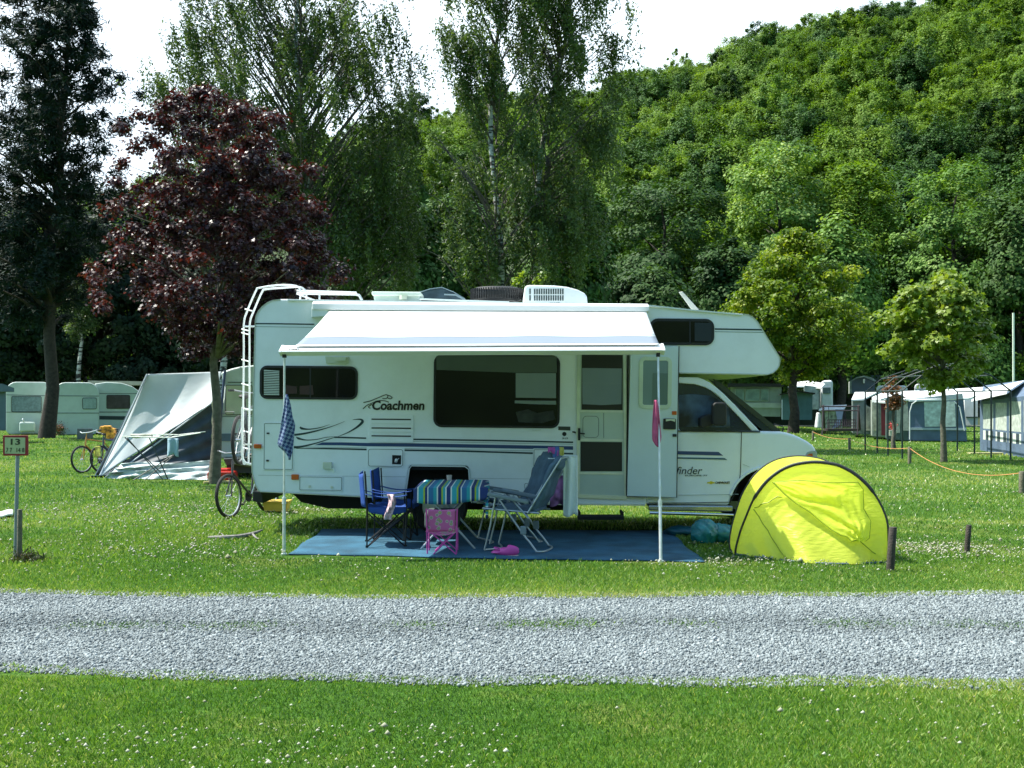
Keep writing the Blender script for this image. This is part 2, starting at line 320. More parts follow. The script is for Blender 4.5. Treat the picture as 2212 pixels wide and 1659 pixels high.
# ---- grass blades
MAT_X0, MAT_X1 = -2.6, 2.13
def mat_poly_inside(x, y): return (x > MAT_X0 - 0.0) & (x < MAT_X1) & (y > 12.75 - 0.10 * (x + 2.6)) & (y < 15.5)
def blades():
    A = []
    def zone(y0, y1, dens, w, h, marg=1.5):
        n = int((y1 - y0) * 2 * (0.455 * (y0 + y1) / 2 + marg) * dens)
        y = rg.uniform(y0, y1, n); x = rg.uniform(-1, 1, n) * (0.455 * y + marg)
        A.append((x, y, np.full(n, w), np.full(n, h)))
    zone(5.0, 7.3, 8500, 0.0038, 0.031, 1.0); zone(10.1, 12.2, 3900, 0.0052, 0.036, 2.5); zone(12.2, 15.5, 1900, 0.0075, 0.045, 3); zone(15.5, 22, 650, 0.012, 0.05, 4); zone(22, 34, 200, 0.02, 0.055, 6); zone(34, 50, 60, .035, .06, 9); zone(50, 72, 16, .06, .07, 12)
    n = 16000; x = rg.uniform(-7, 7, n); y = 8.97 + 0.05 * np.sin(x * 0.8) + rg.normal(0, 0.11, n); k = np.sin(x * 2.1 + 1) + np.sin(x * 5.3) + rg.normal(0, 0.6, n) > 0.3
    A.append((x[k], y[k], np.full(k.sum(), 0.005), np.full(k.sum(), 0.030)))
    for ef, sg in ((edge_near, 1), (edge_far, -1)):
        n = 9000; x = rg.uniform(-7, 7, n); y = np.array([ef(a) for a in x]) + (-1 if sg > 0 else 1) * (np.abs(rg.normal(0, 0.08, n)) - .06 - .06 * np.sin(x * 5 + np.sin(x * 13)))
        A.append((x, y, np.full(n, 0.005), np.full(n, 0.032)))
    x = np.concatenate([a[0] for a in A]); y = np.concatenate([a[1] for a in A]); w = np.concatenate([a[2] for a in A]); h = np.concatenate([a[3] for a in A])
    en = 7.14 + 0.045 * np.sin(x * 1.1 + 1) + 0.03 * np.sin(x * 3.7) + 0.012 * np.sin(x * 11) + 0.115 * np.maximum(0, -x)
    ef = 10.28 + 0.04 * np.sin(x * 0.9) + 0.035 * np.sin(x * 2.9 + 2) + 0.015 * np.sin(x * 9) + 0.009 * x * x
    ok = ~((y > en + 0.12) & (y < ef - 0.14) & (np.abs(y - 8.95) > 0.3)) & ~mat_poly_inside(x, y)
    x, y, w, h, en, ef = x[ok], y[ok], w[ok], h[ok], en[ok], ef[ok]; n = len(x)
    pn = 0.5 + 0.25 * np.sin(x * 0.9 + 1.3 * np.sin(y * 0.7)) + 0.25 * np.sin(y * 1.3 + 1.7 * np.sin(x * 0.53 + 2)); hh = h * rg.uniform(0.35, 1.2, n) * (0.6 + 0.5 * pn) * np.where(rg.random(n) < .04, 1.5, 1)
    an = rg.uniform(0, 2 * np.pi, n); ww = w * rg.uniform(0.7, 1.4, n); le = rg.uniform(0.1, 1.0, n) * hh; la = rg.uniform(0, 2 * np.pi, n)
    dx, dy = np.cos(an) * ww / 2, np.sin(an) * ww / 2
    V = np.zeros((n, 4, 3)); z0 = np.full(n, -0.004)
    V[:, 0] = np.stack([x - dx, y - dy, z0], 1); V[:, 1] = np.stack([x + dx, y + dy, z0], 1)
    V[:, 2] = np.stack([x + dx * 0.8 + np.cos(la) * le * 0.35, y + dy * 0.8 + np.sin(la) * le * 0.35, hh * 0.6], 1)
    V[:, 3] = np.stack([x + np.cos(la) * le, y + np.sin(la) * le, hh], 1)
    rn = np.clip(rg.beta(2, 2.3, n) * 0.72 + 0.07 * (y > 10) + 0.38 * (pn - 0.35) + (rg.random(n) < 0.05) * 0.5, 0, 1)
    tr1 = np.abs((y - 13.2) - 0.9 * np.maximum(0, 9.5 - x) ** 1.0 * .55 - 4.4 * (x < 0) * 9); dry = (np.exp(-(tr1 / .28) ** 2) + np.exp(-((tr1 - 1.9) / .30) ** 2)) * (x > 4.6) * (y > 12.6); pn2 = np.sin(x * .31 + 2 + np.sin(y * .23)) * np.sin(y * .37 + 1.4 * np.sin(x * .2)); rn = np.clip(rn + dry * .75 * rg.random(n) + np.clip(pn2 - .25, 0, 1) * .75 * rg.random(n) * (y > 10), 0, 1)
    near_edge = np.exp(-np.minimum(np.abs(y - en), np.abs(y - ef)) / 0.22); rn = np.clip(rn + near_edge * 0.62 * rg.random(n), 0, 1)
    m = leafmat('grass blade', [(0.032, 0.10, 0.016), (0.085, 0.195, 0.028), (0.17, 0.295, 0.052), (0.32, 0.41, 0.13), (0.60, 0.55, 0.31)], trans=0.32, rough=0.36, spec=0.55)
    tag(fast('grass_blades', V.reshape(-1, 3), 4, m, rnd=rn), kind='stuff', label='short mown green lawn grass on both sides of the gravel track', cat='grass')
blades()
# ---- clover flowers
def clover():
    pts = []
    def patch(cx, cy, sx, sy, n):
        pts.append(np.stack([rg.normal(cx, sx, n), rg.normal(cy, sy, n)], 1))
    pts.append(np.stack([rg.uniform(-3.2, 0.0, 300), rg.uniform(5.35, 6.1, 300)], 1)); pts.append(np.stack([rg.uniform(-3.5, 3.5, 70), rg.uniform(5.3, 6.9, 70)], 1)); pts.append(np.stack([rg.uniform(1.7, 3.5, 70), rg.uniform(5.5, 6.8, 70)], 1))
    pts.append(np.stack([rg.uniform(-6.5, -0.5, 480), rg.uniform(11.0, 14.2, 480)], 1)); patch(-3.6, 13.3, 0.8, 0.5, 260); patch(2.4, 12.3, 0.7, 0.28, 300); patch(4.9, 13.4, 0.42, 0.35, 420); patch(5.6, 13.0, .5, .3, 160)
    pts.append(np.stack([rg.uniform(1.5, 7, 500), rg.uniform(10.9, 14.5, 500)], 1)); pts.append(np.stack([rg.uniform(-8, -1.5, 900), rg.uniform(14, 22, 900)], 1)); patch(-5.2, 18.2, 2.2, 0.8, 500); pts.append(np.stack([rg.uniform(4.5, 11, 500), rg.uniform(15, 24, 500)], 1)); patch(-4.6, 16.6, .9, .7, 260)
    p = np.concatenate(pts); ok = ~mat_poly_inside(p[:, 0], p[:, 1]); p = p[ok]; n = len(p)
    oc = np.array([(1, 0, 0), (0, 1, 0), (-1, 0, 0), (0, -1, 0), (0, 0, 0.9), (0, 0, -0.6)], dtype=float)
    s = rg.lognormal(-4.85, .35, n) * np.clip(0.7 + p[:, 1] / 22, 0.9, 1.6); V = oc[None] * s[:, None, None] * rg.uniform(0.8, 1.2, (n, 6, 1)); V += np.concatenate([p, rg.uniform(0.03, 0.055, (n, 1))], 1)[:, None]
    fi = np.array([(0, 1, 4), (1, 2, 4), (2, 3, 4), (3, 0, 4), (1, 0, 5), (2, 1, 5), (3, 2, 5), (0, 3, 5)])
    idx = (np.arange(n)[:, None, None] * 6 + fi[None]).reshape(-1, 3)
    m = leafmat('clover head', [(0.30, 0.30, 0.2), (0.62, 0.64, 0.54)], trans=0.2, rough=0.8)
    tag(fast('clover_flowers', V.reshape(-1, 3), 3, m, rnd=np.repeat(rg.random(n), 8), idx=idx), kind='stuff', label='small white clover flowers scattered over the lawn', cat='flowers')
clover()
# ---- hill terrain
SK = [(-900, 560), (0, 455), (300, 400), (600, 318), (900, 232), (1100, 196), (1380, 150), (1500, 118), (1700, 52), (1900, 10), (2212, -55), (3200, -230)]
def sky_t(u): return (862 - np.interp(u, [a for a, b in SK], [b for a, b in SK])) / F
def hz(x, y):
    u = x / y * F + CX; s = min(1.0, max(0.0, (y - 76) / 124.0)) ** 1.12
    top = sky_t(u) * 200 - 7.0 + 1.8
    return s * top if y < 200 else top + (y - 200) * 0.02
hm = MB()
def hfn(u, v):
    y = 74 + 190 * v; x = (u - 0.5) * 1.75 * y
    return Vector((x, y, hz(x, y) - 0.3 + 0.5 * math.sin(x * 0.3) * math.sin(y * 0.21) * min(1, v * 8)))
hm.grid(hfn, 90, 60)
tag(hm.build('hillside', mat('forest floor', (0.035, 0.055, 0.018), 0.95, var=0.4, vs=0.3), smooth=True), kind='structure')

# unseen hill added behind the camera to block low sky and darken reflections
bh = MB(); bh.grid(lambda u, v: Vector((-260 + 520 * u, -38 - 150 * v - 10 * math.sin(u * 9), 62 * v ** .75 + 3 * math.sin(u * 31 + v * 9) * min(1, v * 5) + 2 * math.sin(u * 83) * min(1, v * 9) - .2)), 90, 24)
tag(bh.build('hillside', mat('added blocking slope', (.035, .07, .018), .95, var=.6, vs=.25, bump=1, bs=.6), smooth=True), kind='structure')
# ---------------------------------------------------------------- motorhome
paint = mat('white gelcoat', (0.81, 0.865, 0.875), 0.32, var=0.03, vs=0.9, dirt=0.16, spec=0.5)
paint2 = mat('white trim', (0.74, 0.80, 0.78), 0.4, var=0.04)
alu = mat('bare aluminium', (0.62, 0.65, 0.66), 0.35, 0.85, var=0.08, vs=9)
wtube = mat('white tube', (0.80, 0.82, 0.82), 0.35, var=0.04)
blk = mat('black rubber', (0.012, 0.013, 0.014), 0.6, var=0.3)
dark = mat('dark underbody', (0.010, 0.010, 0.010), 0.85, var=0.3)
glass = mat('tinted glass', (0.003, 0.004, 0.005), 0.05, var=0.1, spec=0.28)
pale_inset = mat('pale blind', (0.22, 0.27, 0.27), 0.7, var=0.06)
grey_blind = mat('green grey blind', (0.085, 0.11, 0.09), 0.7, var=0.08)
beige = mat('beige plastic', (0.55, 0.60, 0.47), 0.5, var=0.06)
navy = mat('navy vinyl', (0.020, 0.055, 0.17), 0.35, var=0.08)
inkm = mat('dark teal vinyl', (0.010, 0.035, 0.045), 0.4, var=0.1)
amber = mat('amber lens', (0.55, 0.10, 0.015), 0.25, var=0.08)
Y = lambda p: D - p      # p metres proud of the side wall
rv = thing('motorhome', 'white class C motorhome with overcab bunk, striped side and open entrance door', 'motorhome', (0.25, D + 1.15, 0))
HB = [(551, 694), (553, 682), (558, 671), (567, 661), (578, 653), (590, 648), (606, 646), (622, 646), (886, 650), (1127, 653), (1398, 658), (1403, 659.5), (1492, 668), (1603, 677.6), (1616, 679), (1628, 685), (1637, 694), (1646, 709), (1682, 766.5), (1685, 773), (1685.6, 780), (1684, 790), (1679, 799), (1671, 806), (1658, 810), (1468, 806.5), (1400, 806.5), (1396, 1091), (1021, 1087), (1016, 1045), (1014, 1014), (1011, 1008), (1005, 1006), (888, 1004.5), (884, 1007), (882, 1014), (875, 1060), (874, 1078), (779, 1072.5), (558, 1062), (550, 1045), (543.5, 1020), (543, 1000), (546, 880)]
MB().prism(HB, D, D + 2.34).build('body', paint, rv, bevel=0.018)
# edge trim following the outline of the side wall
MB().ribbon([(546.5, 880), (551.5, 694), (553.5, 682), (558.5, 671.5), (567.5, 661.5), (578.5, 653.5), (590, 648.8), (606, 647)], 1.6, Y(0.012), D + 0.01).ribbon([(546.5, 880), (544, 1000), (544.5, 1020), (551, 1045), (558.5, 1061)], 1.6, Y(0.012), D + 0.01).build('edge_trim', alu, rv)
MB().ribbon([(1604, 678.6), (1616, 680), (1627, 686), (1636, 695), (1645, 710), (1681, 767.5), (1684, 773), (1684.6, 780), (1683, 790), (1678, 798), (1670, 805), (1658, 809), (1468, 805.5)], 1.8, Y(0.012), D + 0.01).build('edge_trim', alu, rv)
MB().ribbon([(622, 648.5), (886, 652), (1127, 655), (1398, 660), (1492, 670), (1603, 680)], 3.0, Y(0.03), D + 0.0).build('roof_gutter', paint2, rv)
MB().ribbon([(1030, 1086), (1247, 1089.5), (1394, 1091)], 3, Y(0.014), D + 0.01).build('lower_trim', alu, rv)
MB().ribbon([(562, 1062), (779, 1073), (872, 1078)], 1.5, Y(0.012), D + .01).build('lower_trim', alu, rv)
MB().ribbon([(558, 1026.5), (620, 1027), (793, 1029), (876, 1030)], 0.7, Y(0.003), D).ribbon([(1018, 1033), (1247, 1036), (1250, 1036)], 0.7, Y(0.003), D).build('body_seam', mat('seam grey', (0.35, 0.40, 0.38), 0.6), rv)
# underbody
ub = MB()
ub.prism([(600, 1050), (1580, 1070), (1580, 1090), (1240, 1096), (1230, 1108), (700, 1104), (640, 1090)], D + 0.35, D + 2.0)
ub.prism([(868, 1000), (1024, 1002), (1024, 1100), (868, 1096)], D + 0.28, D + 2.05)
ub.prism([(1565, 1000), (1768, 1010), (1768, 1090), (1565, 1090)], D + 0.50, D + 1.9).prism([(880, 1006), (1010, 1007), (1010, 1015), (880, 1015)], D + .02, D + 2.3)
ub.build('chassis', dark, rv)
def wheel(cx, cy, r, y0, y1):
    c = P(cx, cy); o = MB()
    prof = [(r * 0.60, y0 + 0.02), (r * 0.9, y0), (r * 0.985, y0 + 0.035), (r, y0 + 0.07), (r, y1 - 0.07), (r * 0.985, y1 - 0.035), (r * 0.9, y1), (r * 0.6, y1 - 0.02)]
    o.grid(lambda u, v: Vector((c.x + prof[int(round(v * 7))][0] * math.cos(2 * math.pi * u), prof[int(round(v * 7))][1], c.z + prof[int(round(v * 7))][0] * math.sin(2 * math.pi * u))), 36, 7)
    w = o.build('wheel', blk, rv, smooth=True)
    m = MB(); m.cyl((c.x, y0 + 0.06, c.z), (c.x, y1 - 0.03, c.z), r * 0.60, 28); m.cyl((c.x, y0 + 0.02, c.z), (c.x, y0 + 0.07, c.z), r * 0.18, 14)
    for k in range(8):
        a = k * math.pi / 4; m.cyl((c.x + r * .42 * math.cos(a), y0 + .05, c.z + r * .42 * math.sin(a)), (c.x + r * .42 * math.cos(a), y0 + .07, c.z + r * .42 * math.sin(a)), r * .06, 6)
    m.build('rim', alu, w, smooth=True)
wheel(948, 1096, 0.375, D + 0.02, D + 0.26); wheel(1664, 1097, 0.375, D + 0.12, D + 0.36)
wheel(948, 1096, 0.375, D + 2.08, D + 2.32); wheel(1664, 1097, 0.375, D + 1.95, D + 2.19)
MB().ribbon([(1019, 1086), (1014.5, 1045), (1012.5, 1014), (1004, 1007.6), (889, 1006), (884, 1013), (877, 1060), (875.5, 1077)], 2.2, Y(0.015), D + .04).build('wheel_arch_trim', paint2, rv)
# cab
arch = [(1662 + 84 * math.cos(R(a)), 1096 + 84 * math.sin(R(a))) for a in range(-8, -174, -10)]
CB = [(1394, 806), (1468, 815), (1468, 931), (1643, 931.5), (1689, 932.5), (1702, 935), (1717, 939.5), (1732, 946), (1746, 953.5), (1757, 961.5), (1763, 969), (1765, 976), (1767, 1000), (1770, 1045), (1771, 1080), (1762, 1090), (1747, 1092)] + arch + [(1577, 1092), (1394, 1090)]
MB().prism(CB, D + 0.035, D + 2.12).build('cab', paint, rv, bevel=0.045, seg=4)
pil = MB(); ap = [(1466, 814), (1509, 815), (1521, 819), (1535, 826), (1551, 838), (1568, 853), (1606, 892), (1643, 931), (1627, 931), (1592, 894), (1566, 867), (1551, 853), (1540, 845), (1526, 837), (1504, 830), (1466, 827)]
pil.prism(ap, D + 0.06, D + 0.17).prism(ap, D + 1.95, D + 2.06).prism([(1396, 812), (1509, 815), (1521, 819), (1519, 822), (1396, 818)], D + .17, D + 1.95); pil.build('cab_pillar', paint, rv, bevel=0.012)
MB().prism([(1466, 827), (1504, 830), (1526, 837), (1540, 845), (1566, 867), (1592, 894), (1627, 931), (1466, 930)], D + 0.085, D + 0.10).build('cab_side_window', mat('cab glass', (0.008, 0.018, 0.035), 0.03, var=0.5, vs=2, spec=0.8), rv)
MB().prism([(1467, 853), (1500, 851), (1536, 855), (1560, 866), (1577, 880), (1580, 924), (1467, 922)], D + .079, D + .09).build('cab_reflection', mat('blue cab reflection', (.035, .065, .10), .5, var=.95, vs=5), rv)  # blue reflection in the cab glass, painted on as a raised panel
ws = MB(); ws.prism([(1534, 819), (1553, 826), (1690, 932), (1655, 932)], D + 0.17, D + 1.95); ws.build('windscreen', mat('windscreen glass', (0.01, 0.02, 0.03), 0.05, spec=0.7), rv)
MB().prism([(1545, 818), (1560, 826), (1694, 932), (1680, 934), (1551, 831)], D + 0.15, D + 0.19).build('windscreen_seal', mat('olive seal', (0.025, 0.035, 0.018), 0.5), rv)
MB().prism([(1648, 931), (1662, 927), (1684, 930), (1694, 934), (1650, 935)], D + 0.20, D + 1.9).build('cowl', blk, rv)
MB().tube([P(1655, 929, D + .22), P(1672, 916, D + .24), P(1690, 921, D + .4)], 0.008).tube([P(1692, 923, D + .18), P(1690, 935, D + .18)], 0.01).build('wiper', blk, rv)
gl = 0.030
MB().ribbon(curve([(1603, 932), (1602, 965), (1601, 1005), (1599, 1032), (1592, 1058), (1584, 1076), (1578, 1084)]), 1.3, D + gl - .004, D + .06).ribbon([(1402, 1087), (1480, 1087), (1577, 1085)], 1.2, D + gl - .004, D + .06).ribbon([(1466, 931), (1643, 933)], 2.2, D + gl - .006, D + .06).build('door_seam', blk, rv)
MB().ribbon([(1466, 1070), (1596, 1068)], 1.0, D + gl - .003, D + .06).ribbon([(1606, 1003), (1620, 1009)], 0.8, D + gl - .003, D + .06).build('body_crease', mat('crease grey', (.4, .46, .44), .5), rv)
arch2 = [(1662 + 87 * math.cos(R(a)), 1096 + 87 * math.sin(R(a))) for a in range(-10, -172, -9)]
MB().ribbon(arch2, 4.5, D + 0.005, D + .06).build('fender_lip', paint, rv, bevel=.004)
MB().prism([(1464, 974.5), (1553, 976.5), (1563, 984.5), (1464, 982)], D + gl - .003, D + .05).build('stripe', navy, rv)
MB().prism([(1464, 988), (1566, 989.6), (1572, 993.6), (1464, 991)], D + gl - .003, D + .05).build('stripe', mat('teal vinyl', (.02, .10, .17), .35), rv)
text_part('finder', 'lettering', inkm, rv, 1462, 1008.5, 1518, 1024.5, D + gl - .001, shear=0.25)
text_part('EUROPE 77', 'lettering', inkm, rv, 1481, 1026, 1529, 1029, D + gl - .001)
text_part('CHEVROLET', 'lettering', mat('dark gold', (.06, .05, .01), .4), rv, 1546, 1040.5, 1578, 1045.5, D + gl - .001, bold=0.03)
em = MB().prism([(1529, 1041.5), (1534, 1041.5), (1534.5, 1040), (1540, 1040), (1540, 1041.5), (1545, 1041.5), (1544, 1044.5), (1540, 1044.5), (1539.5, 1046), (1534, 1046), (1534, 1044.5), (1528, 1044.5)], D + gl - .004, D + .05).build('emblem', mat('gold badge', (.5, .45, .04), .3, .4), rv)
# headlamp, mirror, running board
hlm = MB().prism([(1741, 983), (1745, 977), (1754, 974), (1763.5, 973.5), (1766, 978), (1768, 994), (1742, 992)], D + .03, D + .42).build('headlight', mat('lamp glass', (.45, .5, .52), .1, .3), rv, bevel=.006)
MB().prism([(1742, 984), (1750, 980.5), (1756, 980), (1757, 992.5), (1742.5, 991.5)], D + .018, D + .05).build('indicator', amber, hlm)
MB().prism([(1768, 1045), (1779, 1047), (1779, 1075), (1768, 1080)], D + .1, D + 2.05).prism([(1765, 976), (1769, 978), (1771, 1038), (1768, 1040)], D + .3, D + 1.85).build('bumper', alu, rv, bevel=.02)
mi = MB().prism(rrect(1533, 869, 1563, 919, 8), D - 0.24, D - 0.10).build('wing_mirror', blk, rv, bevel=.02, seg=3)
MB().prism([(1510, 903), (1520, 897), (1536, 894), (1536, 918), (1515, 924), (1510, 920)], D - 0.12, D + .09).build('mirror_arm', blk, mi, bevel=.01)
MB().prism([(1401, 1091), (1583, 1092), (1583, 1106), (1401, 1103)], D - .02, D + .3).build('side_step', mat('brushed step', (.40, .42, .40), .25, .8, var=.3, vs=2), rv, bevel=.02)
MB().tube([P(1403, 1107.5, D - .06), P(1584, 1113, D - .06)], 0.022, 10).build('side_step_tube', mat('chrome', (.75, .78, .82), .12, 1.0), rv, smooth=True)
MB().prism([(1398, 806), (1660, 809), (1640, 813), (1560, 819), (1500, 820), (1398, 815)], D + .25, D + 2.1).build('bunk_underside', mat('olive shadow panel', (.35, .45, .20), .6), rv)
# windows
def window(x0, y0, x1, y1, r, name='window', fr=4, p=0.018):
    w = MB().prism(rrect(x0, y0, x1, y1, r), Y(p), D + .01).build(name, blk, rv, bevel=.004)
    MB().prism(rrect(x0 + fr, y0 + fr, x1 - fr, y1 - fr, max(1, r - fr)), Y(p + .004), D + .0).build('glass', glass, w)
    return w
w = window(561.5, 790.5, 773, 862.7, 16, fr=5)
lb = MB()
for k in range(15): lb.prism([(571, 799 + k * 3.7), (604, 801 + k * 3.6), (604, 803.2 + k * 3.6), (571, 801.2 + k * 3.7)], Y(.026), Y(.021))
lb.build('slatted_blind', mat('white slats', (.5, .55, .5), .6), w)
MB().prism([(618, 832), (642, 835), (642, 850), (618, 851)], Y(.0235), Y(.021)).prism([(648, 834), (676, 832), (678, 853), (648, 852)], Y(.0235), Y(.021)).build('curtain', mat('reddish cushion', (.05, .025, .02), .8), w)
MB().ribbon([(671, 792), (671, 862)], 3, Y(.0245), Y(.02)).build('window_bar', blk, w)
w = window(936.7, 766.5, 1209.5, 924, 18, fr=5)
MB().prism([(943, 769), (1202, 770), (1203, 805), (1113, 805), (943, 799)], Y(.0245), Y(.021)).build('inset', grey_blind, w)
MB().prism([(1114, 806), (1201, 806), (1201, 860), (1114, 859)], Y(.0235), Y(.021)).prism([(1112, 865), (1201, 866), (1201, 874), (1150, 873), (1112, 871)], Y(.0235), Y(.021)).build('inset', pale_inset, w)  # reflections and far-side window light, put into colour as pale panels
MB().prism([(1114, 890), (1140, 884), (1160, 892), (1195, 886), (1200, 905), (1170, 914), (1120, 912)], Y(.0235), Y(.021)).build('pane_patch', mat('mottled pane', (.03, .035, .03), .8, var=.8, vs=6), w)  # mottled dark patch low in the pane
w = window(1403, 688.4, 1542.6, 745.6, 18, fr=6)
MB().ribbon([(1490, 691), (1490, 744)], 3, Y(.025), Y(.02)).build('window_bar', blk, w)
MB().prism([(1500, 697), (1537, 698), (1536, 738), (1500, 737)], Y(.0235), Y(.021)).build('screen', mat('blue grey screen', (.010, .018, .03), .4), w)
# stripes
def stripes(m_, *rows):
    for pts_, w_ in rows: MB().ribbon(pts_, w_, Y(.003), D).build('stripe', m_, rv)
stripes(inkm, ([(552, 699), (600, 699.4), (679, 700.6)], 2.8), ([(1544, 710.7), (1647, 712.4)], 3.2))
gv = mat('grey vinyl', (.25, .32, .30), .5)
stripes(gv, ([(552, 705.5), (676, 707)], 1.2), ([(1544, 716.5), (1650, 718)], 1.6))
stripes(inkm, ([(722, 944.4), (791, 946.5)], 3.2), ([(893, 949), (1060, 951.5), (1238, 955.4)], 3.4))
MB().prism([(680, 961.5), (697, 955.6), (738, 955.5), (793, 956.8), (892, 957.5), (1060, 960.5), (1238, 964), (1238, 971.5), (1060, 968), (892, 965), (793, 964), (738, 962)], Y(.003), D).build('stripe', navy, rv)
stripes(inkm, ([(640, 968.6), (700, 968.8), (792, 971)], [1, 3.2, 3.6]), ([(874, 972.5), (1000, 974.5), (1151, 979)], 3.6), ([(1215, 979.5), (1238, 980)], 3.6))
stripes(gv, ([(660, 965.5), (792, 967)], .8), ([(893, 953.6), (1238, 959.6)], .9), ([(874, 969), (1151, 974)], .9))
def swoosh(pts, ws): return MB().ribbon(curve(pts, 6), [ws[0] + (np.interp(k / (6 * (len(pts) - 1)), np.linspace(0, 1, len(ws)), ws) - ws[0]) for k in range(6 * (len(pts) - 1) + 1)], Y(.004), D).build('swoosh', inkm, rv)
swoosh([(636, 939.5), (660, 936), (690, 929), (720, 920), (745, 910)], [4.4, 3.8, 2.8, 1.2, .3])
swoosh([(648.5, 922), (652, 925.5), (668, 927), (690, 924), (712, 917)], [3, 5, 2.4, 1.8, .3])
swoosh([(762, 906.5), (778, 905.8), (783, 911), (772, 922), (752, 934), (730, 943)], [.6, 3, 6, 4.2, 2, .5])
swoosh([(583, 963.5), (596, 962), (640, 966), (680, 958), (712, 948), (730, 943)], [.6, 5, 4.6, 2.6, 1.6, .5])
swoosh([(640, 943.5), (645, 947), (662, 950.5), (685, 949), (705, 944.5), (728, 943)], [.6, 4.4, 2, 1.6, 1.2, .4])
MB().prism([(582, 963.5), (593, 956), (600, 955.5), (612, 968), (600, 967.5)], Y(.0045), D).build('swoosh', inkm, rv)
# lettering and leaping dog outline
text_part('Coachmen', 'lettering', mat('letter black', (.012, .012, .012), .5), rv, 804, 865, 917, 886, Y(.004), shear=.12, bold=.03)
dg = MB()
for pts in ([(785, 869.5), (800, 866), (815, 860), (828, 854.5), (835, 852.5), (838, 856), (834, 861), (826, 861)], [(835, 853), (842, 855), (847, 859), (843, 861.5), (836, 859)], [(784, 883.5), (792, 876), (803, 871), (815, 866.5), (823, 865)], [(800, 882), (796, 879), (803, 874), (806, 880)], [(823, 865), (832, 866), (840, 869)]):
    dg.ribbon(curve(pts, 4), 1.7, Y(.005), D)
dg.build('dog_emblem', mat('letter black', (.012, .012, .012), .5), rv)
# hatches, vents, lamps
def hatch(x0, y0, x1, y1, name, r=2, p=.012):
    h = MB().prism(rrect(x0, y0, x1, y1, r), Y(p), D).build(name, paint, rv, bevel=.003)
    MB().ribbon(rrect(x0 + 2.5, y0 + 2.5, x1 - 2.5, y1 - 2.5, r), 1.0, Y(p + .003), Y(p - .003), closed=True).build('seal', mat('seam dark', (.10, .13, .12), .6), h)
    return h
h = hatch(568.7, 912.4, 634.8, 1016, 'storage_door')
MB().box(P(579, 936, D - .017), (.035, .012, .02)).box(P(578, 995, D - .017), (.035, .012, .02)).build('hinge', blk, h)
h = hatch(645.6, 1028, 740.5, 1061, 'storage_door')
MB().box(P(669, 1051, D - .017), (.03, .014, .03)).box(P(717, 1052.5, D - .017), (.03, .014, .03)).build('latch', alu, h)
h = hatch(793.4, 968, 872.7, 1009.5, 'water_heater_door', 5)
MB().prism([(847.5, 983), (866.7, 983.5), (866.4, 1003), (847.2, 1002.5)], Y(.0165), Y(.01)).build('burner_port', dark, h)
MB().ball(P(856, 995, D - .02), (.02, .01, .03)).tube([P(852, 998, D - .02), P(862, 990, D - .022)], .005).build('valve', alu, h, smooth=True)
h = hatch(1150.8, 969, 1212, 1031, 'utility_hatch'); hatch(1161, 982, 1206, 1026, 'utility_hatch', p=.021)
h = hatch(1131, 1042, 1218, 1066, 'storage_door')
h = MB().prism(rrect(797, 896, 893, 956, 3), Y(.018), D).build('fridge_vent', paint, rv, bevel=.004)
vb = MB()
for yy in (904, 923, 940): vb.prism([(803, yy), (888, yy + .9), (888, yy + 3.6), (803, yy + 2.6)], Y(.022), Y(.012))
vb.build('louvre', dark, h)
MB().prism([(803, 913), (888, 914), (888, 917), (803, 916)], Y(.024), Y(.012)).prism([(803, 931), (888, 932), (888, 935), (803, 934)], Y(.024), Y(.012)).build('louvre_slat', paint2, h)
MB().prism(rrect(549.4, 959.4, 565.5, 968.4, 2), Y(.03), D).build('marker_lamp', amber, rv, bevel=.004)
MB().prism(rrect(630, 1024.6, 645.6, 1036, 1.5), Y(.03), D).build('marker_lamp', amber, rv, bevel=.004)
MB().prism(rrect(698.5, 998, 717.7, 1012.6, 1.5), Y(.05), D).build('socket_box', beige, rv, bevel=.006)
MB().tube([P(717, 1012, D - .02), P(722, 1014, D - .04), P(722, 1021, D - .03)], .008).build('hose_connector', paint2, rv)
vn = MB().prism([(703, 770), (755, 771), (754, 784), (747, 787), (705, 785)], Y(.03), D).build('range_vent', beige, rv, bevel=.005)
MB().prism([(720, 771.5), (750, 772), (748, 780), (726, 780)], Y(.07), Y(.03)).build('vent_flap', beige, vn, bevel=.004)
MB().prism([(1206, 921), (1232, 921.6), (1232, 930), (1206, 929)], Y(.006), D).build('name_plate', mat('plate grey', (.05, .06, .06), .35, .5), rv)
MB().cyl(P(1219, 937.5, D - .006), P(1219, 937.5, D + .01), .028, 18).build('lock', blk, rv); text_part('28 CB', 'lettering', inkm, rv, 1214, 945, 1227, 948.6, Y(.003))
MB().box(P(1159, 928.5, D - .012), (.12, .02, .018)).build('water_inlet', paint2, rv)
MB().tube([P(1237, 933, D - .02), P(1243, 934, D - .05)], .01).build('door_holder', blk, rv)
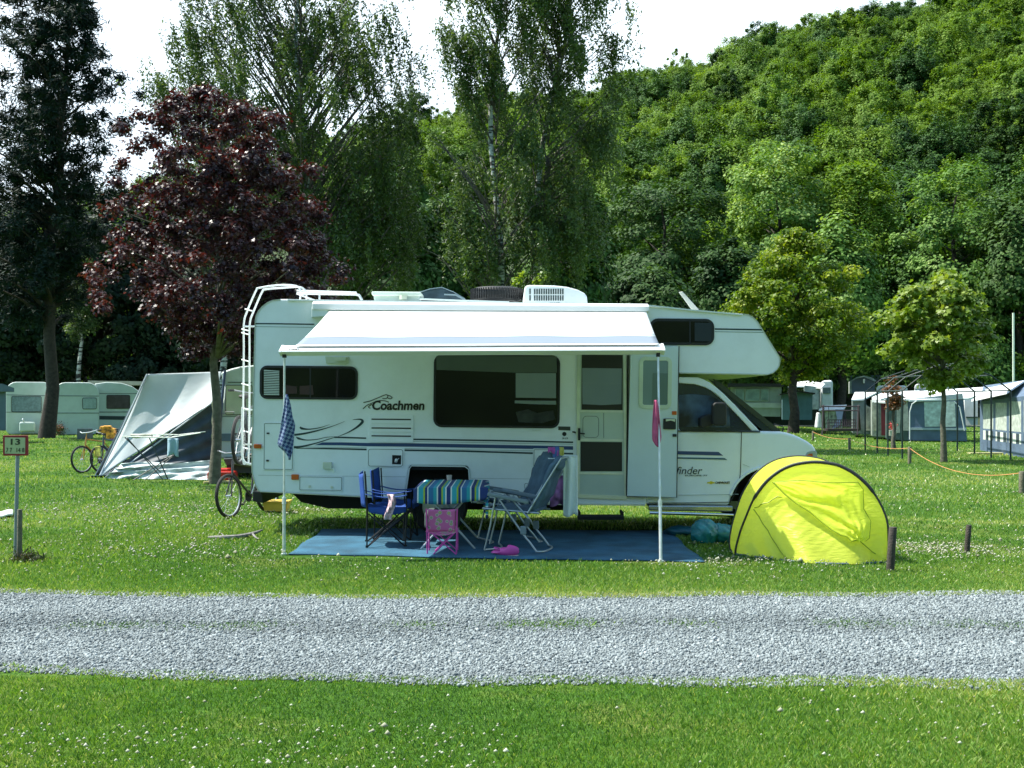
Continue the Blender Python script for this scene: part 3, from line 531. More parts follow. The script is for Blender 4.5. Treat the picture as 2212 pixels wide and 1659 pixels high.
# doorway with closed screen door, and the entrance door folded back along the wall
dr = MB().ribbon([(1250, 766), (1248, 1072)], 7, Y(.02), D + .02).ribbon([(1349, 767), (1352, 1074)], 6, Y(.02), D + .02).ribbon([(1247, 1071), (1354, 1075)], 8, Y(.024), D + .02).build('door_frame', alu, rv)
sc = MB().prism([(1252, 764), (1347, 765), (1350, 1071), (1250, 1068)], Y(.008), D).build('screen_door', mat('cream door', (.50, .58, .50), .5, var=.04), rv)
MB().prism([(1256.5, 766), (1345, 767), (1345, 886), (1256, 885)], Y(.012), Y(.006)).build('upper_pane', mat('dim doorway', (.012, .012, .010), .45), sc)
MB().prism([(1257, 795), (1343, 796), (1342, 873), (1300, 875), (1258, 873)], Y(.016), Y(.010)).build('door_inset', mat('door blind', (.20, .25, .26), .7, var=.1, vs=1.5), sc)  # grey blue panel set proud of the upper pane
MB().ribbon([(1257, 827), (1342, 828)], 1, Y(.018), Y(.012)).build('inset_seam', pale_inset, sc)
MB().prism([(1254, 954), (1343.6, 955), (1343.6, 1018), (1254, 1018)], Y(.012), Y(.006)).build('lower_pane', mat('dim doorway', (.012, .012, .010), .45), sc)
for q_ in (888, 950, 1022): MB().ribbon([(1252, q_), (1346.5, q_ + 1)], 4.5, Y(.014), Y(.006)).build('crossbar', alu, sc)
MB().ribbon([(1304, 892), (1304, 946)], 1, Y(.010), Y(.007)).ribbon(rrect(1259, 899, 1293, 945, 8), 1, Y(.010), Y(.007), closed=True).build('panel_groove', mat('seam dark', (.10, .13, .12), .6), sc)
MB().box(P(1251, 938, D - .03), (.03, .04, .16)).tube([P(1252, 936, D - .05), P(1263, 937, D - .06)], .009).build('handle', blk, sc)
ed = MB().prism([(1361, 749), (1464.5, 748.5), (1459.5, 1073.5), (1353.5, 1071)], Y(.075), Y(.035)).build('entrance_door', mat('door skin', (.62, .72, .73), .35, var=.03), rv, bevel=.004)
MB().ribbon([(1465, 748.5), (1460, 1073.5), (1353, 1071)], 1.8, Y(.079), Y(.03)).build('door_edge', blk, ed)
MB().ribbon([(1356, 768), (1353, 1070)], 2.6, Y(.05), D).build('hinge', dark, ed)
MB().ribbon(rrect(1383, 775, 1445, 879, 9, tilt=.014), 8.5, Y(.089), Y(.07), closed=True).build('window_frame', mat('cream frame', (.60, .68, .52), .5), ed, bevel=.003)
MB().prism(rrect(1386, 778, 1442, 876, 5, tilt=.014), Y(.083), Y(.07)).build('door_window', mat('frosted pane', (.20, .28, .28), .25, var=.05), ed)
MB().prism([(1408, 806), (1441, 807), (1440, 873), (1406, 872)], Y(.0855), Y(.08)).build('pane_shade', mat('pane shade', (.12, .18, .17), .3, var=.05), ed)
MB().prism(rrect(1449.6, 888, 1459.6, 896, 1), Y(.088), Y(.07)).build('reflector', amber, ed)
lt = MB().prism(rrect(1431, 904, 1458, 927, 2), Y(.10), Y(.07)).build('latch_box', blk, ed, bevel=.005)
MB().prism([(1436, 905), (1456, 905), (1456, 911), (1447, 908), (1436, 910)], Y(.104), Y(.095)).build('latch_plate', alu, lt)
MB().prism(rrect(1451, 937, 1459.6, 943, 1), Y(.09), Y(.07)).build('dead_bolt', blk, ed)
# entrance step
se = MB().box(P(1297, 1117, D - .22), (.59, .26, .045)).box(P(1251, 1108, D - .05), (.02, .35, .06)).box(P(1343, 1108, D - .05), (.02, .35, .06)); se.build('entrance_step', dark, rv, bevel=.004)
# roof equipment
vb = MB().prism([(799, 629), (901, 630.5), (899, 648.6), (802, 647.6)], D + .35, D + 0.98).build('roof_hatch', mat('hatch plastic', (.52, .62, .56), .5), rv, bevel=.01)
MB().prism([(796.5, 624.5), (903, 625.5), (906.5, 628), (905, 634.5), (798.5, 634), (796.5, 630)], D + .31, D + 1.02).build('hatch_lid', mat('lid plastic', (.72, .80, .70), .4), vb, bevel=.012)
ACP = [(1131, 653), (1130.5, 640), (1134, 615), (1138, 610.5), (1145, 609), (1200, 610), (1228, 613), (1252, 619.5), (1267, 627), (1272, 634), (1274.5, 654)]
ac = MB().prism(ACP, D + .40, D + 1.10).build('air_conditioner', mat('white shroud', (.80, .84, .84), .4, var=.03), rv, bevel=.02, seg=3)
gr = MB()
for i in range(15):
    x = 1144.5 + i * 5.2
    if i == 1: continue
    gr.prism([(x, 617.5), (x + 3, 617.5), (x + 3, 629.5), (x, 629.5)], D + .394, D + .41).prism([(x, 632), (x + 3, 632), (x + 3, 643.6), (x, 643.6)], D + .394, D + .41)
gr.build('grille', mat('grille dark', (.03, .05, .05), .6), ac)
text_part('mach', 'lettering', mat('grey vinyl', (.25, .32, .30), .5), ac, 1190, 646.5, 1212, 650.5, D + .397)
MB().hexa([P(1466, 631, D + .5), P(1474, 629.5, D + .5), P(1510, 669, D + .5), P(1494, 669, D + .5)], [P(1466, 631, D + 1.0), P(1474, 629.5, D + 1.0), P(1510, 669, D + 1.0), P(1494, 669, D + 1.0)]).build('raised_skylight', mat('skylight lid', (.62, .62, .55), .4), rv, bevel=.008)
MB().ribbon([(905, 644), (980, 647), (1100, 651)], 3, D + .1, D + .16).build('roof_rail', paint2, rv)
MB().cyl(P(871 - 0, 647, D + .3), P(871, 638, D + .3), .05, 12).build('roof_vent_pipe', beige, rv)
# roof rack rail and rear ladder
rr = MB().tube([P(x, y, D + .12) for x, y in [(641, 633.5), (700, 634.5), (768, 635.5), (776, 638), (781.5, 648)]], .017).tube([P(641, 634, D + .12), P(680, 649, D + .3)], .012).tube([P(690, 635, D + .12), P(690, 650, D + .12)], .012)
rr.build('roof_rack', wtube, rv, smooth=True)
MB().tube([P(641, 627.5, D + 2.0), P(770, 632, D + 2.0)], .013).build('roof_rack', wtube, rv, smooth=True)
def rail(pts, d): return curve([tuple(P(x, y, d)) for x, y in pts], 5)
lad = MB().tube(rail([(523, 1000), (525, 900), (526.5, 760), (526.7, 700), (534, 672), (553, 628), (560, 622), (600, 616), (634, 616.5), (646, 622), (649, 634), (648, 650)], D + .62), .0125).build('ladder_rail', wtube, rv, smooth=True)
MB().tube(rail([(537, 1000), (538.5, 900), (539, 760), (539.5, 700), (548, 672), (566, 631), (574, 625), (612, 621.5), (646, 620), (658, 626), (661.5, 634), (662, 650)], D + .28), .0125).build('ladder_rail', wtube, rv, smooth=True)
for yy in (672, 715, 723, 781, 833, 885, 934, 970):
    dx = {672: 7, 715: 0}.get(yy, 0)
    MB().tube([P(526 + dx, yy - 3, D + .62), P(538.5 + dx, yy, D + .28)], .009).tube([P(523 + dx, yy - 4, D + .70), P(527 + dx, yy - 3, D + .62)], .012).build('ladder_rung', wtube, rv, smooth=True)
for yy in (705, 885, 960):
    for a_, b_, e_ in ((539, 551, .28), (526, 546, .62)): MB().tube([P(a_, yy, D + e_), P(b_, yy, D + e_)], .012).build('ladder_bracket', wtube, rv)
rk = MB()
for dd in (.25, .75, 1.3): rk.tube(curve([tuple(P(*q, D + dd)) for q in [(524, 880), (523, 960), (523.5, 985), (527, 996), (536, 1002), (552, 1003)]], 5), .017)
rk.tube([P(523, 975, D + .25), P(523, 975, D + 1.3)], .014).tube([P(528, 1000, D + .2), P(528, 1000, D + 1.6)], .025).build('bike_carrier', wtube, rv, smooth=True)
MB().prism([(538, 1064), (558, 1066), (562, 1090), (538, 1086)], D + .2, D + 2.1).build('rear_bumper', blk, rv, bevel=.01)
MB().tube([P(545, 1066, D + .4), P(553, 1040, D + .4)], .014).build('bumper_brace', alu, rv)
MB().prism([(546.5, 905), (551, 905), (551, 940), (545, 940)], D + .05, D + .15).build('tail_lamp', mat('red lens', (.4, .02, .02), .3), rv)
# awning
aw = MB().hexa([P(674, 655, D - .14), P(1403, 661, D - .14), P(1403, 673, D - .14), P(674, 669, D - .14)], [P(676, 650, D - .01), P(1400, 656, D - .01), P(1400, 676, D), P(676, 674, D)]).build('awning', mat('awning case', (.80, .82, .82), .35, var=.02), rv, bevel=.012)
MB().hexa([P(673, 664, D - .12), P(709, 664, D - .12), P(709, 683, D - .12), P(673, 685, D - .12)], [P(673, 664, D), P(709, 664, D), P(709, 683, D), P(673, 687, D)]).build('awning_bracket', paint2, aw, bevel=.006)
BD = 12.87
A0, A1 = P(712, 671.5, D - .12), P(1396, 674, D - .12); B0, B1 = P(637, 748, BD), P(1424, 744.5, BD)
def fab(u, v):
    p = (A0.lerp(A1, u)).lerp(B0.lerp(B1, u), v); p.z -= 0.014 * math.sin(math.pi * v) * (1 + .25 * math.sin(u * 7)) + .006 * math.sin(u * 23 + v * 3) * math.sin(math.pi * v); return p
fm = bpy.data.materials.new('awning cloth'); fm.use_nodes = True; t = fm.node_tree; n = t.nodes; l = t.links
a = n.new('ShaderNodeAttribute'); a.attribute_name = 'u'; r = n.new('ShaderNodeValToRGB'); r.color_ramp.interpolation = 'CONSTANT'; l.new(a.outputs['Fac'], r.inputs[0])
e = r.color_ramp.elements; e[0].color = (.82, .83, .82, 1); e[1].position = .06; e[1].color = (.82, .83, .82, 1)
for p_, c_ in ((.60, (.50, .58, .58)), (.61, (.80, .82, .82)), (.66, (.46, .54, .54)), (.75, (.08, .11, .15)), (.76, (.21, .26, .32)), (.945, (.10, .14, .2)), (.955, (.82, .83, .82))):
    q = e.new(p_); q.color = c_ + (1,)
b = n['Principled BSDF']; b.inputs['Roughness'].default_value = .6; l.new(r.outputs[0], b.inputs['Base Color'])
tr_ = n.new('ShaderNodeBsdfTranslucent'); l.new(r.outputs[0], tr_.inputs[0]); mi_ = n.new('ShaderNodeMixShader'); mi_.inputs[0].default_value = .12; l.new(b.outputs[0], mi_.inputs[1]); l.new(tr_.outputs[0], mi_.inputs[2]); l.new(mi_.outputs[0], n['Material Output'].inputs[0])
MB().grid(fab, 60, 80, av=lambda u, v: v + .0001).build('awning_fabric', fm, aw, smooth=True, solid=.003)
def barsec(px, o=0):     # cross-section of the lead rail at one end
    x = P(px, 750, BD).x
    return [Vector((x, 12.97, 2.405)), Vector((x, 12.955, 2.415)), Vector((x, 12.80, 2.345)), Vector((x, 12.795, 2.333)), Vector((x, 12.90, 2.292)), Vector((x, 12.97, 2.30))]
s0 = barsec(607); s1 = barsec(1432)
for q in s1: q.z += .018
MB().loft(s0, s1).build('awning_lead_rail', mat('awning case', (.80, .82, .82), .35, var=.02), aw, bevel=.004)
for x_, z0_ in ((605, 0), (1430, .018)):
    a_ = barsec(x_); b_ = barsec(x_ + 5)
    c_ = sum(a_, Vector((0, 0, 0))) / 6
    a_ = [c_ + (q - c_) * 1.08 + Vector((0, 0, z0_)) for q in a_]; c2 = sum(b_, Vector((0, 0, 0))) / 6; b_ = [c2 + (q - c2) * 1.08 + Vector((0, 0, z0_)) for q in b_]
    MB().loft(a_, b_).build('rail_end_cap', paint2, aw)
text_part('FIAMMA', 'lettering', mat('plate grey', (.05, .06, .06), .35, .5), aw, 620, 752.8, 646, 756.4, 12.815, shear=.3, bold=.02, d=12.8)
for (x0, y0, x1, y1) in ((614.5, 768, 613.5, 1199), (1421.5, 766, 1427.5, 1214)):
    top = P(x0, y0, 12.88); bot = G(x1, y1); m = top.lerp(bot, .72)
    lg = MB().tube([top, m], .012, 8).tube([m, bot], .018, 8).tube([m + Vector((0, 0, .03)), m - Vector((0, 0, .05))], .024, 8).tube([bot + Vector((0, 0, .02)), bot], .035, 10).build('awning_leg', mat('leg aluminium', (.70, .74, .74), .4, .3, var=.15, vs=14), aw, smooth=True)
    MB().box(top, (.04, .05, .05)).build('leg_joint', blk, lg)
for xa, xb in ((712, 650), (1396, 1405)):
    a_ = P(xa, 680, D - .1); b_ = P(xb, 757, BD + .05); k_ = a_.lerp(b_, .5) + Vector((.25 if xa < 1000 else -.25, 0, 0))
    MB().tube([a_, k_, b_], .022, 8).build('awning_arm', wtube, aw)
# things carried on the roof and rear
t_ = MB(); c = P(1073, 652, D + .75); c.z = P(0, 652, D + .1).z + .06
t_.torus((c.x, c.y + .3, c.z + .12), .27, .10, (0, 0, 1), 40, 12)
for k in range(60):
    a = k * math.pi / 30; t_.box((c.x + .365 * math.cos(a), c.y + .3 + .365 * math.sin(a), c.z + .12), (.02, .012, .15), rotz(a))
tag(t_.build('spare_tyre', blk, org=(c.x, c.y + .3, c.z), smooth=False), 'black spare tyre lying flat on the motorhome roof beside the air conditioner', 'tyre')
bt = MB(); bd = D + .8
bt.prism([(902, 650), (905, 633), (930, 625), (952, 622), (957, 622), (980, 632), (1006, 648), (1000, 653)], D + .75, D + 1.5, d=D + .8)
b1 = bt.build('folded_boat', mat('blue grey plastic', (.045, .075, .10), .35, var=.4, vs=6), org=tuple(P(950, 650, D + 1)), bevel=.03)
tag(b1, 'dark blue grey folded boat lying on the motorhome roof behind the hatch', 'folded boat')
MB().ribbon([(904, 633), (930, 625), (955, 621.5), (980, 631.5), (1004, 646)], 1.6, D + .73, D + 1.52, d=D + .8).ribbon([(960, 637), (985, 638), (1003, 648)], 3, D + .72, D + .76, d=D + .8).build('rim', mat('pale edge', (.25, .33, .36), .4), b1)
# ---------------------------------------------------------------- things around the awning
pink = mat('pink plastic', (.62, .07, .36), .5, var=.1)
# ground sheet
def mat_fn(u, v):
    fx = -2.59 + 4.71 * u; fy = 13.02 - .62 * u + .03 * math.sin(u * 9) + .015 * math.sin(u * 31); by = 15.55 - .3 * u
    y = fy + (by - fy) * v; x = fx + (.02 * math.sin(v * 11) if u in (0, 1) else 0)
    z = .018 + .010 * math.sin(u * 13 + v * 5) * math.sin(v * 7 + u * 3) + .006 * math.sin(u * 41) * math.sin(v * 19)
    if v < .02 or u < .01 or u > .99: z = .010
    return Vector((x, y, max(.008, z)))
tag(MB().grid(mat_fn, 90, 50).build('ground_sheet', mat('blue awning carpet', (.030, .115, .185), .95, var=.35, vs=2.5, bump=.8, bs=120), smooth=True, solid=.006, org=(0, 14.2, 0)), 'blue woven ground sheet spread on the grass under the awning', 'ground sheet')
# --- blue folding armchairs, built facing +X at the origin
bluec = mat('blue canvas', (.015, .075, .34), .7, var=.15, vs=8, bump=.3, bs=60, trans=.15)
chrod = mat('black steel rod', (.012, .012, .014), .4, .3)
def camp_chair(label, loc, rz, sx=1.0):
    t = thing('folding_chair', label, 'folding chair', (0, 0, 0), 'blue folding chairs at the table')
    fr = MB(); w = .26
    bl, br, fl, frr = Vector((-.22, -w, 0)), Vector((-.22, w, 0)), Vector((.24, -w, 0)), Vector((.24, w, 0))
    up = .40
    for a, b in ((bl, frr), (br, fl), (bl, Vector((.26, -w, up))), (fl, Vector((-.20, -w, up))), (br, Vector((.26, w, up))), (frr, Vector((-.20, w, up))), (fl, Vector((.27, w, up))), (frr, Vector((.27, -w, up)))):
        b2 = Vector((b.x, b.y, b.z if b.z > .05 else up)) if b.z < .05 else b
        fr.tube([a, b2], .009, 6)
    for y in (-w, w): fr.tube([(-.22, y, 0), (-.215, y, .46)], .009, 6).tube([(.24, y, 0), (.255, y, .46)], .009, 6)
    for y in (-w, w): fr.tube([(-.21, y, .36), (-.24, y, .88)], .010, 6).tube([(.26, y, .36), (.25, y, .62)], .009, 6)
    for p in (bl, br, fl, frr): fr.box(p + Vector((0, 0, .012)), (.035, .03, .024))
    fr.build('frame', chrod, t)
    MB().grid(lambda u, v: Vector((-.21 + .47 * u, -w + 2 * w * v, .47 - .07 * math.sin(math.pi * v) * math.sin(math.pi * (.2 + .7 * u)) + .01 * math.sin(u * 20))), 10, 10).build('seat', bluec, t, smooth=True, solid=.006)
    MB().grid(lambda u, v: Vector((-.235 - .03 * u - .05 * math.sin(math.pi * v), -w + 2 * w * v, .48 + .41 * u - .03 * math.sin(math.pi * v) * u)), 8, 8).build('backrest', bluec, t, smooth=True, solid=.006)
    for y in (-w, w): MB().grid(lambda u, v: Vector((-.24 + .50 * u, y - .035 + .07 * v, .64 - .035 * math.sin(math.pi * u) - .02 * u)), 10, 3).build('armrest', bluec, t, smooth=True, solid=.008)
    MB().grid(lambda u, v: Vector((.262 + .008 * math.sin(9 * v), -w + 2 * w * v, .39 + .07 * u)), 3, 10).grid(lambda u, v: Vector((-.2 + .46 * u, -w - .004, .42 + .06 * v - .035 * math.sin(math.pi * u) * (1 - v))), 8, 3).build('side_panel', bluec, t, smooth=True, solid=.004)
    t.location = loc; t.rotation_euler = (0, 0, rz); return t
camp_chair('near blue folding chair, facing the striped table, pink and white cloth on its arm', (-1.56, 13.85, .02), R(8))
camp_chair('farther blue folding chair, behind the one with the pink cloth', (-1.50, 14.52, .02), R(-5))
cl = MB().grid(lambda u, v: P(887 + 15 * v + 4 * math.sin(u * 5) - 2 * u, 1068 + 0 * v, 13.5) + Vector((-.28 , .03 * math.sin(u * 6 + v * 5) - .0, -.30 * u)), 10, 4)
cl.v = [v + Vector((0, 0, 0)) for v in cl.v]
tag(cl.build('small_cloth', mat('pink white print', (.72, .45, .5), .8, var=.6, vs=22), smooth=True, solid=.012, org=tuple(P(895, 1080, 13.5))), 'pink and white cloth hanging from the arm of the near blue folding chair', 'cloth')
# --- table with striped cloth
tb = thing('camping_table', 'folding camping table with crossed grey tube legs under a striped cloth', 'table', (-.75, 13.9, .02))
tf = MB()
for y, in ((13.42,), (14.45,)):
    tf.tube([(-1.08, y, .02), (-.46, y, .72)], .013, 8).tube([(-.44, y, .02), (-1.06, y, .72)], .013, 8)
tf.tube([(-.46, 13.42, .71), (-.46, 14.45, .71)], .012).tube([(-1.06, 13.42, .71), (-1.06, 14.45, .71)], .012).build('leg', mat('table leg grey', (.45, .48, .50), .4, .5), tb, smooth=True)
MB().box((-.77, 13.92, .735), (.74, 1.22, .03)).build('table_top', mat('table board', (.35, .38, .36), .6), tb)
cm = bpy.data.materials.new('striped cloth'); cm.use_nodes = True; t = cm.node_tree; n = t.nodes; l = t.links
a = n.new('ShaderNodeAttribute'); a.attribute_name = 'u'
m1 = n.new('ShaderNodeMath'); m1.operation = 'MULTIPLY'; m1.inputs[1].default_value = 2.55; l.new(a.outputs['Fac'], m1.inputs[0])
m2 = n.new('ShaderNodeMath'); m2.operation = 'FRACT'; l.new(m1.outputs[0], m2.inputs[0])
r = n.new('ShaderNodeValToRGB'); r.color_ramp.interpolation = 'CONSTANT'; l.new(m2.outputs[0], r.inputs[0]); e = r.color_ramp.elements
TQ, NV, WH, LM, BL = (.03, .34, .42), (.012, .035, .16), (.70, .74, .72), (.33, .45, .03), (.03, .16, .36)
seq = [(0, NV), (.12, WH), (.16, TQ), (.30, LM), (.35, NV), (.42, WH), (.45, BL), (.60, TQ), (.70, WH), (.74, NV), (.84, LM), (.89, TQ), (.96, WH)]
e[0].color = seq[0][1] + (1,); e[1].position = seq[1][0]; e[1].color = seq[1][1] + (1,)
for p_, c_ in seq[2:]: q = e.new(p_); q.color = c_ + (1,)
n['Principled BSDF'].inputs['Roughness'].default_value = .75; l.new(r.outputs[0], n['Principled BSDF'].inputs['Base Color'])
def tcl(u, v):    # u across (left to right incl. right drop), v front drop to back
    L = -1.16; Wd = .80; s = u * 1.22; y0, y1 = 13.28, 14.56
    fz = 0
    if v < .12: y = y0 - .02 * math.sin(s * 17) * (1 - v / .12); z = .758 - (1 - v / .12) * (.17 + .03 * math.sin(s * 5)); 
    else: y = y0 + (y1 - y0) * (v - .12) / .88; z = .758 + .003 * math.sin(s * 30)
    if s <= Wd + .02: x = L + s
    else:
        x = L + Wd + .02 + .03 * math.sin(v * 13) + .03; z = min(z, .758 - (s - Wd - .02) * (.8 if v > .12 else .9)); 
    if s < .03: z -= .02
    return Vector((x, y, z))
tag(MB().grid(tcl, 72, 34, av=lambda u, v: u * 1.22 + .001).build('tablecloth', cm, smooth=True, solid=.004, org=(-.75, 13.9, .76)), 'turquoise, navy, white and lime striped cloth covering the camping table', 'tablecloth')
tag(MB().tube([(-.80, 14.4, .765), (-.80, 14.4, .83)], [.03, .036], 12).build('mug', mat('pale mug', (.6, .5, .45), .4), smooth=True, org=(-.8, 14.4, .765)), 'pale mug on the far end of the striped table', 'mug')
bx = MB().box((-.86, 14.0, .32), (.42, .5, .22)); 
tag(bx.build('storage_bag', mat('grey green bag', (.06, .09, .085), .8, var=.3), org=(-.86, 14.0, .2), bevel=.05, seg=3), 'dark green grey bag on a shelf under the striped table', 'bag')
# --- pink child chair seen from behind
kc = thing('child_chair', 'small pink printed child folding chair with its back to the camera', 'child chair', (-.80, 13.08, .02))
km = bpy.data.materials.new('printed pink canvas'); km.use_nodes = True; t = km.node_tree; n = t.nodes; l = t.links
c = n.new('ShaderNodeTexCoord'); v = n.new('ShaderNodeTexVoronoi'); v.inputs['Scale'].default_value = 17; l.new(c.outputs['Object'], v.inputs['Vector'])
z = n.new('ShaderNodeTexNoise'); z.inputs['Scale'].default_value = 14; l.new(c.outputs['Object'], z.inputs['Vector'])
r = n.new('ShaderNodeValToRGB'); l.new(v.outputs['Distance'], r.inputs[0]); r.color_ramp.elements[0].color = (.60, .42, .12, 1); r.color_ramp.elements[0].position = .12; r.color_ramp.elements[1].color = (.62, .13, .36, 1); r.color_ramp.elements[1].position = .48
q = r.color_ramp.elements.new(.3); q.color = (.20, .30, .24, 1); q = r.color_ramp.elements.new(.38); q.color = (.66, .40, .46, 1)
l.new(r.outputs[0], n['Principled BSDF'].inputs['Base Color']); n['Principled BSDF'].inputs['Roughness'].default_value = .8
X0, X1 = -.975, -.64
MB().grid(lambda u, v: Vector((X0 + .01 + (X1 - X0 - .02) * u, 13.02 + .02 * math.sin(math.pi * u) - .03 * v, .27 + .265 * v - .012 * math.sin(math.pi * u) * (v > .9))), 10, 8).build('backrest', km, kc, smooth=True, solid=.006)
MB().grid(lambda u, v: Vector((X0 - .02 + (X1 - X0 + .04) * u, 13.0 + .30 * v, .275 - .045 * math.sin(math.pi * u) + .01 * v)), 10, 8).build('seat', km, kc, smooth=True, solid=.006)
kf = MB()
for x in (X0, X1): kf.tube([(x, 13.01, .02), (x + (.03 if x < -.8 else -.03) * -.3, 12.99, .54)], .009, 6).tube([(x, 13.29, .02), (x, 13.29, .27)], .009, 6)
kf.tube([(X0 + .07, 12.99, .015), (X1 - .02, 12.99, .26)], .008, 6).tube([(X1 - .0, 12.98, .015), (X0 + .05, 12.98, .26)], .008, 6).tube([(X0 + .07, 13.29, .015), (X1 - .02, 13.29, .26)], .008, 6).tube([(X1, 13.3, .015), (X0 + .05, 13.3, .26)], .008, 6)
kf.build('frame', pink, kc)
# --- recliners facing -X
grt = mat('grey recliner tube', (.42, .46, .48), .35, .6, var=.1); arm = mat('grey plastic arm', (.16, .21, .24), .5); cus = mat('blue grey padding', (.075, .13, .19), .85, var=.25, vs=7, bump=.4, bs=30)
def recliner(label, loc, rz):
    t = thing('recliner_chair', label, 'recliner', (0, 0, 0), 'grey recliner chairs beside the door'); w = .29
    for y in (-w, w):
        MB().tube([(-.10, y, .62), (-.16, y, .30), (-.23, y, .02)], .011, 8).build('leg', grt, t, smooth=True)
        MB().tube(curve([(-.05, y, .61), (.235, y, .22), (.32, y, .12), (.40, y, .015)], 5), .012, 8).build('leg', grt, t, smooth=True)
        MB().box((0, 0, 0), (.50, .065, .045), Matrix.Rotation(R(10), 3, 'Y')).xf(Matrix.Identity(3), (.06, y, .63)).build('armrest', arm, t, bevel=.012, seg=3)
        MB().box((.24, y, .26), (.07, .03, .10)).build('hinge', arm, t, bevel=.01)
        MB().tube([(.12, y, .60), (.30, y, .40)], .010, 6).build('strut', grt, t, smooth=True)
    MB().tube(curve([(-.23, -w, .02), (-.13, -w * .3, .012), (-.13, w * .3, .012), (-.23, w, .02)], 4), .011, 8).build('foot_bar', grt, t, smooth=True)
    MB().tube(curve([(.40, -w, .02), (.47, -w * .6, .012), (.47, w * .6, .012), (.40, w, .02)], 4), .011, 8).build('foot_bar', grt, t, smooth=True)
    MB().tube([(-.26, -w + .03, .50), (.42, -w + .03, .46)], .011).tube([(-.26, w - .03, .50), (.42, w - .03, .46)], .011).tube([(-.26, -w + .03, .50), (-.26, w - .03, .50)], .011).build('seat_frame', grt, t, smooth=True)
    MB().grid(lambda u, v: Vector((-.12 + .50 * u, -w + .03 + (2 * w - .06) * v, .50 - .03 * u + .015 * math.sin(u * 14))), 14, 6).build('seat', cus, t, smooth=True, solid=.035)
    MB().grid(lambda u, v: Vector((.30 + .36 * u + .035 * math.sin(u * 6.0), -w + .03 + (2 * w - .06) * v * (1) , .47 + .62 * u + .012 * math.cos(u * 30))), 26, 6).build('backrest', cus, t, smooth=True, solid=.06)
    MB().ball((.60, 0, 1.03), (.06, w - .08, .09), 14, 10).build('headrest', cus, t, smooth=True)
    MB().tube([(.29, -w + .01, .46), (.50, -w + .01, .80), (.69, -w + .01, 1.10)], .010).tube([(.29, w - .01, .46), (.50, w - .01, .80), (.69, w - .01, 1.10)], .010).tube([(.69, -w + .01, 1.10), (.69, w - .01, 1.10)], .010).build('back_frame', grt, t, smooth=True)
    t.location = loc; t.rotation_euler = (0, 0, rz); return t
recliner('nearer grey recliner, with a white towel over its backrest', (-.02, 13.42, .02), R(-16))
recliner('farther blue grey recliner, mostly hidden behind the recliner with the white towel', (-.13, 14.1, .02), R(16))
def cloth(x0, x1, y0, y1, d, ph=0.0, amp=.03, nu=14, nv=22, taper=0.0, top=0.0):
    m = MB()
    def fn(u, v):
        cx_ = (x0 + x1) / 2; hw = (x1 - x0) / 2 * (1 - taper * (1 - v)); p = P(cx_ + (u * 2 - 1) * hw, y0 + (y1 - y0) * v + 3 * math.sin(u * 6 + ph) * v, d)
        p.y += amp * math.sin(u * 9 + ph + v * 1.3) * (.35 + .65 * v) + top * (1 - v) ** 6; return p
    return m.grid(fn, nu, nv)
tw = cloth(1217, 1247, 984, 1114, 13.30, amp=.035)
tag(tw.build('white_towel', mat('white terry', (.70, .76, .76), .95, var=.08, bump=.5, bs=60), smooth=True, solid=.012, org=tuple(P(1232, 985, 13.3))), 'white towel hanging from the back corner of the nearer recliner', 'towel')
MB_ = MB().grid(lambda u, v: P(1184 + 58 * u, 990 - 6 * u + 1.5 * math.sin(u * 8), 13.28 + .12 * v), 12, 3)
tag(MB_.build('white_strap', mat('white terry', (.70, .76, .76)), smooth=True, solid=.01, org=tuple(P(1200, 988, 13.3))), 'white towel edge draped across the top of the nearer recliner', 'towel')
pt = cloth(1188, 1222, 1027, 1092, 13.62, ph=1, amp=.03, taper=.25)
tag(pt.build('patterned_towel', mat('pink blue print', (.36, .16, .40), .9, var=.75, vs=9, detail=1), smooth=True, solid=.012, org=tuple(P(1205, 1030, 13.6))), 'pink and violet patterned towel hanging behind the nearer recliner', 'towel')
for (x0, x1, y0, y1, col, nm) in ((1184, 1199, 967, 978, (.45, .09, .35), 'pink'), (1194, 1208, 966, 986, (.08, .16, .42), 'blue'), (1200, 1211, 968, 988, (.42, .12, .40), 'violet'), (1208, 1218, 967, 988, (.55, .50, .10), 'yellow')):
    tag(cloth(x0, x1, y0, y1, 13.74 + x0 * .0002, ph=x0, amp=.012, nu=6, nv=8, top=.05).build('hung_garment', mat(nm + ' garment', col, .85, var=.1), smooth=True, solid=.014, org=tuple(P(x0, y0, 13.74))), {'pink': 'pink garment at the left end of the clothes over the recliner top', 'blue': 'blue garment between pink and violet ones on the recliner top', 'violet': 'violet garment beside the yellow one on the recliner top', 'yellow': 'yellow garment at the right end of the clothes over the recliner top'}[nm], 'garment')
# --- clog
cg = MB(); base = G(1094, 1204)
cg.ball((0, 0, .045), (.15, .055, .05), 18, 10); cg.ball((-.09, .0, .05), (.09, .05, .035), 12, 8)
cg.v = [Vector((v.x, v.y, max(.004, v.z + (.03 if v.x > .02 and v.z > .05 else -.02 if v.x < -.07 and v.z > .05 else 0)))) for v in cg.v]
co_ = cg.xf(rotz(R(-14)), base + Vector((0, 0, .02))).build('clog', pink, smooth=True, org=tuple(base))
tag(co_, 'bright pink plastic clog on the front edge of the blue ground sheet', 'clog')
MB().box((0, 0, .01), (.27, .09, .018)).xf(rotz(R(-14)), base + Vector((0, 0, .01))).build('sole', mat('pale sole', (.5, .4, .38), .7), co_, bevel=.005)
MB().torus((-.10, 0, .075), .045, .008, (.3, 0, 1), 16, 6).xf(rotz(R(-14)), base + Vector((0, 0, .02))).build('heel_strap', pink, co_)
